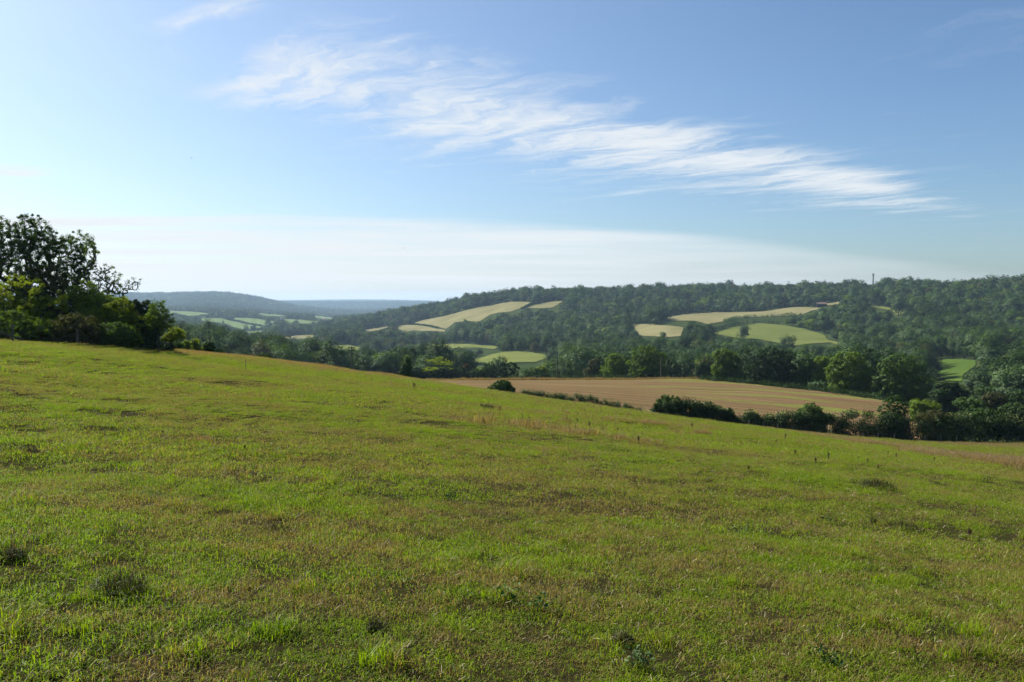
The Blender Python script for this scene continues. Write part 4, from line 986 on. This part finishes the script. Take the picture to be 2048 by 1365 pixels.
BIG = [
 ('broad green tree left of the round sunlit tree', 1232, 262, [(1232,725,22,18),(1222,742,22,16),(1245,742,18,16)], 'sunny'),
 ('round sunlit tree beside the pale pole, beyond the stubble', 1296, 256, [(1290,708,28,19),(1314,722,24,22),(1280,732,26,24),(1300,742,36,17)], 'sunny'),
 ('brownish slim tree at the left end of the trees beyond the stubble', 1190, 280, [(1190,734,13,16),(1180,745,12,10)], 'olive'),
 ('grey-green tree standing in shade behind the broad green tree', 1262, 285, [(1258,722,14,18),(1266,742,14,14)], 'grey'),
 ('grey rounded tree in the gap between the sunlit trees', 1375, 300, [(1375,735,17,18),(1370,750,18,12)], 'grey'),
 ('shaded tree right of the round sunlit tree', 1345, 290, [(1345,735,18,18),(1350,752,18,10)], 'dark'),
 ('small shaded tree left of the tall tree at the field edge', 1405, 275, [(1405,742,16,18)], 'dark'),
 ('tall tree with sunlit left side at the field edge', 1448, 236, [(1447,714,20,17),(1462,725,20,22),(1440,742,18,20),(1466,748,22,18)], 'sunny'),
 ('huge dark spreading tree in the middle of the field edge', 1545, 226, [(1540,712,28,18),(1570,722,28,22),(1515,735,26,28),(1555,745,38,26),(1585,752,24,20)], 'dark'),
 ('light green bushy tree right of the huge dark tree', 1612, 224, [(1612,730,17,18),(1605,756,18,16),(1622,750,14,18)], 'mid'),
 ('smaller tree with tufted sunny top, left of the big crowns', 1645, 222, [(1644,728,16,16),(1640,755,18,20)], 'sunny'),
 ('big leafy tree with bright left flank near the field corner', 1700, 205, [(1698,722,30,22),(1680,745,26,26),(1712,750,30,28),(1690,772,30,14)], 'sunny'),
 ('tallest rounded tree at the right corner of the stubble field', 1800, 198, [(1790,728,30,22),(1822,735,30,24),(1775,752,30,28),(1835,758,26,24),(1800,772,46,20)], 'mid'),
 ('low arching bush at the base of the light green trees', 1650, 212, [(1640,772,22,8),(1665,776,20,8)], 'grey'),
 ('dark round-topped tree right of the tallest tree', 1898, 178, [(1898,778,26,15),(1880,790,20,13),(1916,790,20,13)], 'dark'),
 ('blue-green tree standing beyond the lower green field', 1960, 290, [(1955,752,20,18),(1972,765,22,18)], 'grey'),
 ('tall dark tree group crown at the right edge', 2015, 285, [(2008,735,24,20),(2032,745,28,26),(1995,765,22,18)], 'dark'),
 ('bushy tree on the bank above the right hedge end', 1978, 240, [(1978,785,22,12)], 'mid'),
]
for k_, (lab, px, D, e, mk) in enumerate(BIG):
    vol = sum(a[2]*a[3] for a in e)
    shrub('broadleaf_tree', lab, 'tree', px, D, e, mk, int(min(560, 0.24*vol+110)), 0.62, 0.15, 42, 0.62, 130+k_, trunk=1.2, base_r=0.3, r_tip=0.03, group='large trees round the stubble field', shell=0.25, skirt=True)
# the long hedge on the right and its taller bushes
hx = [1300, 1370, 1470, 1560, 1600, 1700, 1760, 1850, 1950, 2050, 2300]
hh_ = [1.2, 3.2, 2.7, 3.1, 3.5, 3.8, 4.0, 4.3, 4.5, 4.6, 4.8]
HP = edge_pts(1308, 2330, 1.2, 40)
HL = [(p[0]/p[1])*F + 1024 for p in HP]
def hh_t(t): return float(np.interp(np.interp(t, np.linspace(0, 1, 40), HL), hx, hh_))
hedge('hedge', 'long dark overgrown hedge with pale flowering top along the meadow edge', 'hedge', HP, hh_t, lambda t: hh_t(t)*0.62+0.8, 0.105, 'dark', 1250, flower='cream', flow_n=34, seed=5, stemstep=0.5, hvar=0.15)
HB = [
 ('round leafy bush at the left end of the long hedge', 1345, 1.6, [(1340,806,26,15),(1328,815,18,12),(1358,815,20,12)], 'mid'),
 ('rounded bush standing above the middle of the long hedge', 1622, 1.2, [(1622,822,22,17),(1608,832,18,16),(1640,834,18,14)], 'mid'),
 ('tall dark green bush rising highest from the long hedge', 1790, 2.0, [(1788,808,20,18),(1805,820,18,18),(1772,822,18,20),(1790,840,30,20)], 'mid'),
 ('leafy bush with pale vine on top, right of the highest bush', 1870, 2.6, [(1870,835,32,16),(1850,840,22,16)], 'olive'),
 ('broad dense green bush near the right end of the hedge', 1965, 2.4, [(1960,828,30,13),(1985,838,26,17)], 'mid'),
 ('dark bush filling the right edge of the hedge', 2035, 3.0, [(2030,826,30,22),(2060,840,34,26)], 'dark'),
]
for k_, (lab, px, off, e, mk) in enumerate(HB):
    shrub('hedge_bush', lab, 'bush', px, float(edge_dist(uv_of(px, 800)[0]))+off, e, mk, 330, 0.30, 0.078, 42, 0.30, 170+k_, group='taller bushes in the long hedge')
for k_, (lab, px, D, e, mk) in enumerate([
 ('pale flowering bush beside the track behind the hedge', 1840, 150, [(1838,808,24,8),(1860,812,20,8)], 'sunny'),
 ('light green bush behind the hedge below the dark round-topped tree', 1935, 150, [(1938,808,26,12),(1955,812,22,12)], 'mid'),
 ('brownish bush behind the right end of the hedge', 1990, 150, [(1990,800,24,14)], 'olive'),
 ('dark bushy mass at the right edge above the hedge', 2035, 160, [(2030,792,28,18),(2060,796,34,20)], 'dark')]):
    shrub('field_bush', lab, 'bush', px, D, e, mk, 260, 0.42, 0.11, 40, 0.42, 190+k_)
hedge('hedge', 'dark continuous hedge behind the low fence at the left end of the stubble', 'hedge', [ground_at(px, 278)[:2] for px in (818, 860, 900, 950, 1000)], 4.0, 3.4, 0.16, 'dark', 420, seed=48, stemstep=1.5, hvar=0.3)
# tall weeds along the meadow edge
hedge('tall_weeds', 'strip of tall grey-green weeds between the meadow and the stubble', 'weeds', edge_pts(1040, 1285, 0.6, 20), lambda t: 1.0+0.6*math.sin(t*3.1)**2*(0.5+0.5*math.sin(t*31)**2), 1.3, 0.06, 'grey', 1100, seed=44, stemstep=0.12, spiky=1.8, kind='stuff', hvar=0.6)
hedge('tall_weeds', 'row of low bushes and nettles behind the far fence', 'weeds', [hit(px, 757.5, 200, 300)[:2] for px in (1112, 1180, 1268)] , 1.5, 3.0, 0.13, 'dark', 110, seed=45, stemstep=1.5, kind='stuff')
hedge('tall_weeds', 'dark weedy margin under the trees beyond the stubble', 'weeds', [hit(px, py+0.6, 150, 300)[:2] for px, py in ((1385,758.5),(1440,763),(1520,770),(1600,779),(1700,791),(1775,802))], 1.6, 3.4, 0.13, 'dark', 120, seed=46, stemstep=1.5, kind='stuff')
hedge('creeper', 'bright yellow-green creeper spilling left of the round hedge bush', 'creeper', edge_pts(1268, 1320, 0.8, 6), 0.6, 1.4, 0.06, 'cream', 420, seed=47, stemstep=0.6, kind='stuff')

# ------------------------------------------------------------------ grass
def blades(seed, n, rad, h0, h1, wdt, tilt=0.7, segs=2, curl=0.5):
    r = np.random.default_rng(seed)
    a = r.uniform(0, 6.283, n); q = rad*np.sqrt(r.random(n)); bx_ = np.cos(a)*q; by_ = np.sin(a)*q
    h = r.uniform(h0, h1, n); d = r.uniform(0, 6.283, n); tl = np.abs(r.normal(size=n))*tilt; tl = np.clip(tl, 0, 1.45)
    pd = d + 1.57 + r.normal(size=n)*0.4; w2 = wdt*r.uniform(0.6, 1.2, n)/2
    P0 = np.stack([bx_, by_, np.full(n, 0.002)], -1)
    dirv = lambda t_: np.stack([np.cos(d)*np.sin(t_), np.sin(d)*np.sin(t_), np.cos(t_)], -1)
    W_ = np.stack([np.cos(pd), np.sin(pd), np.zeros(n)], -1)
    P1 = P0 + dirv(tl*0.6)*(h*0.5)[:, None]; P2 = P1 + dirv(np.clip(tl + curl, 0, 1.9))*(h*0.5)[:, None]
    P2[:, 2] = np.maximum(P2[:, 2], 0.004)
    v = np.stack([P0-W_*w2[:, None], P0+W_*w2[:, None], P1+W_*w2[:, None]*0.8, P1-W_*w2[:, None]*0.8, P2+W_*w2[:, None]*0.12, P2-W_*w2[:, None]*0.12], 1).reshape(-1, 3)
    b = (np.arange(n)*6)[:, None]; f = np.stack([b+[[0, 1, 2, 3]], b+[[3, 2, 4, 5]]], 1).reshape(-1, 4)
    tip = np.tile([0, 0, 0.5, 0.5, 1, 1], n); rnd = np.repeat(r.random(n), 6)
    return v, f, rnd, tip
def blade_mesh(name, m, *a, **k):
    v, f, rnd, tip = blades(*a, **k); return mesh_np(name, v, f, 4, [m], attrs={'rnd': rnd, 'tip': tip})
gr = np.random.default_rng(5)
def meadow_pts(y0, y1, dens, umax=0.78, marg=6.5):
    W_ = umax*y1 + marg; n = int((y1-y0)*2*W_*dens)
    x = gr.uniform(-W_, W_, n); y = gr.uniform(y0, y1, n)
    ok = (np.abs(x) < umax*np.maximum(y, 0) + marg) & (y < edge_dist(x/np.maximum(y, 1)) + 0.6)
    return x[ok], y[ok]
ZONES = [(1.2, 9, 62, 0.15, 130, 0.018, 0.055, 0.0036), (9, 26, 17, 0.28, 170, 0.022, 0.062, 0.0058), (26, 58, 5.2, 0.55, 230, 0.04, 0.085, 0.013), (58, 121, 1.9, 1.0, 300, 0.05, 0.11, 0.024)]
srcs = []; PX_ = []; PI_ = []; 
for zi, (y0, y1, dn, rad, nb, h0, h1, wd) in enumerate(ZONES):
    for v_ in range(5): srcs.append(src('turf_%d_%d' % (zi, v_), blade_mesh('turf', M['grass'], 300+zi*10+v_, nb, rad, h0*(0.8+0.12*v_), h1*(0.8+0.14*v_), wd, tilt=1.2, curl=1.0)))
    x, y = meadow_pts(y0, y1, dn); PX_.append(np.stack([x, y], 1)); PI_.append(zi*5 + gr.integers(0, 5, len(x)))
XY = np.concatenate(PX_); PI_ = np.concatenate(PI_)
bare_ = (vnoise(XY[:, 0]*1.7+11, XY[:, 1]*2.1) > 0.80) & (vnoise(XY[:, 0]*0.28, XY[:, 1]*0.28+7) > 0.42)     # scraped, worn spots
XY = XY[~bare_]; PI_ = PI_[~bare_]; n = len(XY); print('grass clumps', n)
hn = 0.58 + 1.1*vnoise(XY[:, 0]*0.9, XY[:, 1]*0.9)*vnoise(XY[:, 0]*0.23+3, XY[:, 1]*0.23) + 1.5*np.clip(vnoise(XY[:, 0]*2.6, XY[:, 1]*2.6) - 0.45, 0, 1) + 0.9*np.clip(vnoise(XY[:, 0]*6.1, XY[:, 1]*6.1) - 0.55, 0, 1)
# normals of the slope tilt the clumps
e_ = 0.4; gxn = (T(XY[:, 0]+e_, XY[:, 1]) - T(XY[:, 0]-e_, XY[:, 1]))/(2*e_); gyn = (T(XY[:, 0], XY[:, 1]+e_) - T(XY[:, 0], XY[:, 1]-e_))/(2*e_)
rot = np.column_stack([np.arctan(gyn), -np.arctan(gxn), gr.uniform(0, 6.283, n)])
hv = hn*gr.uniform(0.8, 1.25, n); sc = np.column_stack([0.75+0.35*hv, 0.75+0.35*hv, np.minimum(hv, 0.5+0.45*hv)])
# euler xyz applies z first, then y, then x: the tilt stays in world axes
scatter('grass', 'short grazed meadow grass, green with dry brown patches, covering the slope', 'grass', np.column_stack([XY, T(XY[:, 0], XY[:, 1])]), rot, sc, PI_, srcs)
# long tufts
tsr = [src('tuft_%d' % i, blade_mesh('tuft', M['grass'], 400+i, 90, 0.07+0.02*i, 0.08, 0.17, 0.005, tilt=0.45, curl=0.7)) for i in range(4)]
x1, y1_ = meadow_pts(2, 28, 1.4); x2, y2_ = meadow_pts(28, 100, 0.16)
x = np.concatenate([x1, x2]); y = np.concatenate([y1_, y2_]); n = len(x); s = gr.uniform(0.5, 1.15, n)*np.where(y > 28, 1.5, 1)
pk = vnoise(x*0.35+7, y*0.35) > 0.45; x, y, s = x[pk], y[pk], s[pk]; n = len(x)
scatter('grass_tufts', 'longer grass tufts scattered through the short turf', 'grass', np.column_stack([x, y, T(x, y)]), np.column_stack([np.zeros(n), np.zeros(n), gr.uniform(0, 6.28, n)]), np.column_stack([s*1.2, s*1.2, s]), gr.integers(0, 4, n), tsr)
# reddish seed-head grass along the crest and the meadow edge
def seed_clump(seed, nb, rad, h0, h1, wd):
    v, f, rnd, tip = blades(seed, nb, rad, h0, h1, wd, tilt=0.22, curl=0.25)
    return mesh_np('seed_grass', v, f, 4, [M['tallgrass']], attrs={'rnd': rnd, 'tip': tip})
dsr = [src('seedgrass_%d' % i, seed_clump(500+i, 110, 0.34, 0.20, 0.50, 0.014)) for i in range(4)]
pts_ = []
for px in gr.uniform(-150, 2250, 24000):
    u = uv_of(px, 740)[0]; E = float(edge_dist(u)); 
    depth = np.interp(px, [0, 200, 500, 800, 1000, 1300, 1700, 2050], [0.8, 2.0, 5.5, 7.0, 6.0, 10.0, 16.0, 20.0])
    o_ = abs(gr.normal())*depth*0.55
    if px > 1500: o_ += (px-1500)/550*9*gr.uniform(0.4, 1.1)
    Y = E + 0.8 - o_; pts_.append((u*Y, Y, max(0.35, 1.0 - o_/depth*0.45)*np.interp(px, [0, 1300, 1500, 2048], [1, 1.0, 0.95, 0.75])))
for px in gr.uniform(1380, 2300, 6500):
    u = uv_of(px, 740)[0]; a_ = np.interp(px, [1380, 1550, 1700, 1900, 2048, 2300], [98, 76, 50, 40, 34, 29]); b_ = np.interp(px, [1380, 1550, 1700, 1900, 2048, 2300], [106, 106, 84, 64, 58, 52])
    Y = a_ + (b_-a_)*gr.beta(2, 2); 
    if vnoise(u*Y*0.12, Y*0.12) > 0.3: pts_.append((u*Y, Y, 0.62))
for px, py in zip(gr.uniform(900, 1420, 700), gr.uniform(795, 905, 700)):
    X_, Y, _z = hit(px, py, 25, 112)
    if Y < 92 and vnoise(X_*0.3+5, Y*0.3) > 0.5 and gr.random() < 0.6: pts_.append((X_, Y, gr.uniform(0.35, 0.7)))
for px in gr.uniform(850, 1420, 1600):
    q = hit(px, float(np.interp(px, [850, 1110, 1270, 1340, 1385, 1420], [761.5, 760.5, 760, 758, 758.5, 761])), 200, 300); pts_.append((q[0], q[1] + gr.normal()*0.8, gr.uniform(0.9, 1.7)))
pts_ = np.array(pts_); n = len(pts_); s = pts_[:, 2]*gr.uniform(0.6, 1.2, n)*(0.6+0.8*vnoise(pts_[:, 0]*0.2, pts_[:, 1]*0.2))
scatter('seed_head_grass', 'reddish-brown dry seed-head grass along the crest and meadow edge', 'grass', np.column_stack([pts_[:, :2], T(pts_[:, 0], pts_[:, 1])]), np.column_stack([np.zeros((n, 2)), gr.uniform(0, 6.28, n)]), np.column_stack([np.ones(n)*1.1, np.ones(n)*1.1, s]), gr.integers(0, 4, n), dsr)
# pale straw stems lying in the turf
def straws(seed, n, y0, y1, ln, wd):
    r = np.random.default_rng(seed); x, y = meadow_pts(y0, y1, n/(2*0.6*(y1**2-y0**2)*0.5+1)); n = len(x); z = T(x, y)
    d = r.uniform(0, 6.28, n); el = r.uniform(-0.05, 0.35, n); L = ln*r.uniform(0.5, 1.5, n)
    D3 = np.stack([np.cos(d)*np.cos(el), np.sin(d)*np.cos(el), np.sin(el)], -1); W_ = np.stack([-np.sin(d), np.cos(d), r.uniform(-.5, .5, n)], -1)
    P = np.stack([x, y, z + r.uniform(0.035, 0.075, n)], -1); M_ = P + D3*L[:, None]*0.5 + [0, 0, 0.01]; Q = P + D3*L[:, None]; Q[:, 2] -= 0.02
    h = W_*wd/2
    v = np.stack([P-h, P+h, M_+h, M_-h, Q+h*0.5, Q-h*0.5], 1).reshape(-1, 3); b = (np.arange(n)*6)[:, None]
    return v, np.stack([b+[[0, 1, 2, 3]], b+[[3, 2, 4, 5]]], 1).reshape(-1, 4)
a = straws(1, 2600, 2.2, 11, 0.055, 0.0026); b = straws(2, 5000, 11, 32, 0.09, 0.0048); c = straws(3, 3500, 32, 80, 0.16, 0.010)
V_ = []; F_ = []; off = 0
for v, f in (a, b, c): V_.append(v); F_.append(f+off); off += len(v)
me = mesh_np('straw_stems', np.concatenate(V_), np.concatenate(F_), 4, [M['straw']])
link('straw_stems', me, None, None, 0, kind='stuff', label='pale dead straw stems lying loose over the turf', category='straw')

# ------------------------------------------------------------------ single weeds and tussocks in the meadow
def tussock(label, px, py, wpx, hgt, mk='grass', seed=0, dry=False):
    x, y, z = hit(px, py, 2.5, 100); rad = wpx/2*y/F
    nb = int(min(900, 160 + 260*rad/0.25)); ww = max(0.005, 0.0012*y*0.5)
    v, f, rnd, tip = blades(600+seed, nb, rad, hgt*0.5, hgt*1.1, ww, tilt=0.35, curl=0.6)
    q = np.hypot(v[:, 0], v[:, 1])/rad; v[:, 2] *= np.clip(1.15-0.5*q, 0.3, 1.2)
    o = thing('grass_tussock', label, 'tussock', (x, y, z))
    link('blades', mesh_np('blades', v, f, 4, [M[mk]], attrs={'rnd': rnd, 'tip': tip}), o)
    g = Geo(); rr = np.random.default_rng(seed)
    for k_ in range(10):
        a = rr.uniform(0, 6.28); e = rr.uniform(0.2, 0.9); g.tube((math.cos(a)*rad*0.3, math.sin(a)*rad*0.3, 0), (math.cos(a)*rad*e, math.sin(a)*rad*e, hgt*rr.uniform(0.8, 1.3)), ww*0.35, ww*0.2, 3)
    link('seed_stems', g.mesh('seed_stems', M['dockstem'] if dry else M['straw']), o)
TUS = [
 ('large dark tussock with rusty stems at the lower left', 238, 1190, 110, 0.19, 'coarse', True),
 ('dark tussock at the left border below the rusty one\'s level', 20, 1120, 60, 0.12, 'coarse', True),
 ('low dark patch of coarse grass below centre left', 750, 1262, 40, 0.09, 'coarse', True),
 ('coarse dark tussock near the bottom right of centre', 1245, 1285, 46, 0.10, 'coarse', True),
 ('long dark tussock on the right slope, widest of its kind', 1800, 1060, 90, 0.17, 'coarse', True),
 ('small dark tuft at the left of the wide right-hand tussock', 1745, 1050, 22, 0.15, 'coarse', True),
 ('brown low ridge of coarse grass on the right slope', 1745, 975, 90, 0.22, 'coarse', True),
 ('small brown tussock left of centre in the sunny turf', 400, 885, 50, 0.16, 'tallgrass', True),
 ('dark tussock near the left border halfway down the meadow', 62, 908, 34, 0.12, 'coarse', True),
 ('flat brown tussock above the lower-left rusty one', 545, 1066, 80, 0.09, 'coarse', True),
 ('dark tussock in the weedy patch near the stubble', 972, 820, 34, 0.35, 'coarse', True),
 ('dark brown tussock right of the meadow edge bush', 1130, 845, 30, 0.3, 'tallgrass', True),
 ('pair-like brown tussock below the hedge bush', 1205, 865, 22, 0.3, 'tallgrass', True),
 ('dark low clump at the bottom right corner', 1930, 1310, 70, 0.08, 'coarse', True),
]
for k_, (lab, px, py, wp2, hg, mk, dry) in enumerate(TUS): tussock(lab, px, py, wp2, hg, mk, k_, dry)
def dock(label, px, py, hpx, seed):
    x, y, z = hit(px, py, 2.5, 112); H = hpx*y/F; r = np.random.default_rng(700+seed); g = Geo()
    o = thing('dock_plant', label, 'weed', (x, y, z))
    top = Vector((r.uniform(-.12, .12)*H, r.uniform(-.1, .1)*H, H)); g.tube((0, 0, -0.03), top, 0.006+0.00005*y, 0.003+0.00003*y, 5)
    ps = [top*t + Vector((0, 0, 0)) for t in np.linspace(0.35, 1, 16)]
    for k_ in range(4):
        t = r.uniform(0.35, 0.75); b_ = top*t; a = r.uniform(0, 6.28); e = b_ + Vector((math.cos(a)*0.16*H, math.sin(a)*0.16*H, H*0.25)); g.tube(b_, e, 0.007, 0.004, 4); ps += [b_.lerp(e, q) for q in (0.4, 0.6, 0.8, 1.0)]
    link('stalk', g.mesh('stalk', M['dockstem']), o)
    C = np.repeat(np.array([tuple(p) for p in ps]), 6, 0); C = C + r.normal(size=C.shape)*[0.035*H, 0.035*H, 0.03*H]
    v, f, rn = leaf_quads(C, unit(r.normal(size=C.shape)), 0.008+0.00016*y, 0.6, r); link('seeds', mesh_np('seeds', v, f, 4, [M['dockstem']]), o)
    L_ = unit(np.column_stack([r.normal(size=(7, 2)), np.full(7, 0.8)])); v, f, rn = leaf_quads(L_*0.16*H, unit(L_ + [0, 0, 1.5]), 0.14*H, 0.3, r)
    v[:, 2] = np.maximum(v[:, 2], 0.01); link('leaves', mesh_np('leaves', v, f, 4, [M['olive']], attrs={'rnd': rn}), o)
DOCKS = [
 (830, 782, 16, 'dark weed stalk on the meadow edge near the conical shrub'), (826, 780, 13, 'shorter weed stalk just left of the one near the conical shrub'),
 (1180, 862, 20, 'leaning dark weed stalk, tallest one in mid-meadow'), (1277, 890, 18, 'upright dark weed stalk right of the leaning one'),
 (1384, 862, 18, 'brown weed stalk in front of the round hedge bush'), (1570, 884, 17, 'branched brown weed near the hedge fence'), (1591, 912, 12, 'small dark stalk below the branched brown weed'),
 (1631, 926, 10, 'left stalk of the dark pair low on the right slope'), (1657, 922, 16, 'tallest stalk of the weeds scattered on the right slope'), (1672, 915, 8, 'tiny stalk right of the tallest slope weed'),
 (1716, 922, 8, 'small stalk left of the middle slope weed'), (1735, 928, 10, 'middle stalk of the weeds on the right slope'), (1756, 940, 10, 'lowest-standing stalk of the right slope weeds'),
 (1776, 912, 9, 'thin stalk near the reddish grass on the right'), (1781, 926, 12, 'stalk left of the tall right-hand one'), (1793, 920, 14, 'tall right-hand stalk near the reddish grass'),
 (1868, 924, 9, 'rightmost small stalk on the right slope'), (1497, 942, 10, 'lone short dark stalk on the sunny slope'), (1552, 888, 8, 'tiny weed stalk left of the branched brown weed'),
 (962, 820, 12, 'weed stalk at the left of the weedy patch by the stubble'), (980, 808, 10, 'weed stalk at the top of the weedy patch by the stubble'), (1000, 826, 12, 'weed stalk right of the weedy patch by the stubble'),
 (1045, 838, 10, 'short stalk between the weedy patch and the leaning weed'), (1155, 850, 12, 'brown stalk left of the leaning dark weed'), (1236, 868, 12, 'brown stalk right of the leaning dark weed'),
 (1938, 1078, 22, 'dark broken weed standing alone on the far right'), (490, 900, 9, 'tiny dark stalk in the sunny left meadow'), (325, 872, 10, 'little dark weed stalk near the brown patch at left'),
]
for k_, (px, py, hp_, lab) in enumerate(DOCKS): dock(lab, px, py, hp_, k_)
# broad-leaved weeds near the camera
def rosette(label, px, py, wpx, seed, mk='mid', n=60):
    x, y, z = hit(px, py, 2, 100); rad = wpx/2*y/F; r = np.random.default_rng(800+seed); o = thing('leafy_weed', label, 'weed', (x, y, z))
    p = r.normal(size=(n, 3))*[rad*0.5, rad*0.5, 0]; p[:, 2] = r.uniform(0.04, 0.11, n); v, f, rn = leaf_quads(p, unit(r.normal(size=(n, 3))*0.5 + [0, 0, 1]), 0.013+rad*0.03, 0.6, r)
    link('leaves', mesh_np('leaves', v, f, 4, [M[mk]], attrs={'rnd': rn}), o)
    g = Geo()
    for q in p[:14]: g.tube((q[0]*0.3, q[1]*0.3, 0), tuple(q), 0.0015, 0.001, 3)
    link('stems', g.mesh('stems', M['mid']), o)
for k_, (px, py, wp2, mk, lab) in enumerate([(1010, 1205, 90, 'mid', 'small-leaved weed clump near the bottom centre'), (1075, 1222, 70, 'mid', 'small-leaved weed clump right of the other bottom-centre one'), (1278, 1338, 60, 'grey', 'pale grey-green feathery weed at the bottom edge'),
    (1660, 1335, 70, 'dark', 'dark leafy weed at the bottom edge on the right'), (150, 790, 40, 'pale', 'bright yellow-green weed clump in the upper left meadow'), (1655, 1050, 40, 'dark', 'dark leafy weed left of the wide right-hand tussock'), (900, 1005, 30, 'dark', 'dark leafy weed in mid-meadow left of centre'), (1480, 1072, 50, 'mid', 'green leafy weed right of centre in the lower meadow')]):
    rosette(lab, px, py, wp2, k_, mk)

# ------------------------------------------------------------------ birds
for (px, py, D, s, rz, lab) in ((383, 317, 170, 0.5, 0.6, 'tiny dark bird flying high on the left'), (806, 497, 190, 0.42, -0.4, 'tiny dark bird low in front of the pale cloud')):
    u, v = uv_of(px, py); o = thing('bird', lab, 'bird', (u*D, D, v*D), rz)
    g = Geo(); P = [(-0.5, 0.0, 0.02), (-0.3, 0.05, 0.07), (0, 0.07, 0.09), (0.3, 0.03, 0.05), (0.48, 0, 0.02)]
    for a, b in zip(P[:-1], P[1:]): g.tube((a[0]*s, 0, a[1]*s), (b[0]*s, 0, b[1]*s), a[2]*s, b[2]*s, 6)
    link('body', g.mesh('body', M['bird']), o)
    for k_ in (-1, 1):
        g = Geo(); g.poly([(0.12*s, k_*0.05*s, 0.08*s), (-0.2*s, k_*0.05*s, 0.08*s), (-0.12*s, k_*0.5*s, 0.22*s), (0.10*s, k_*0.5*s, 0.23*s)]); g.poly([(-0.12*s, k_*0.5*s, 0.22*s), (0.10*s, k_*0.5*s, 0.23*s), (-0.2*s, k_*1.0*s, 0.1*s)])
        link('wing', g.mesh('wing', M['bird']), o)

# ------------------------------------------------------------------ haze
zlo = float(V3[:, 2].min()) - 1.5; zhi = 95.0
bm_ = Geo().box((0, 6900, (zlo+zhi)/2), (36000, 14400, zhi-zlo))
hm = bpy.data.materials.new('haze'); hm.use_nodes = True; hn_ = NT(hm.node_tree); hn_.n.clear()
pv = hn_.node('ShaderNodeVolumePrincipled'); pv.inputs['Color'].default_value = (0.54, 0.75, 1.0, 1); pv.inputs['Density'].default_value = 6.2e-5; pv.inputs['Anisotropy'].default_value = 0.2
hm.cycles.homogeneous_volume = True
oo = hn_.node('ShaderNodeOutputMaterial'); hn_.l.new(pv.outputs[0], oo.inputs['Volume'])
ho = link('haze', bm_.mesh('haze', hm), None, None, 0, kind='stuff', label='thin blue-white summer haze filling the valley air', category='haze')
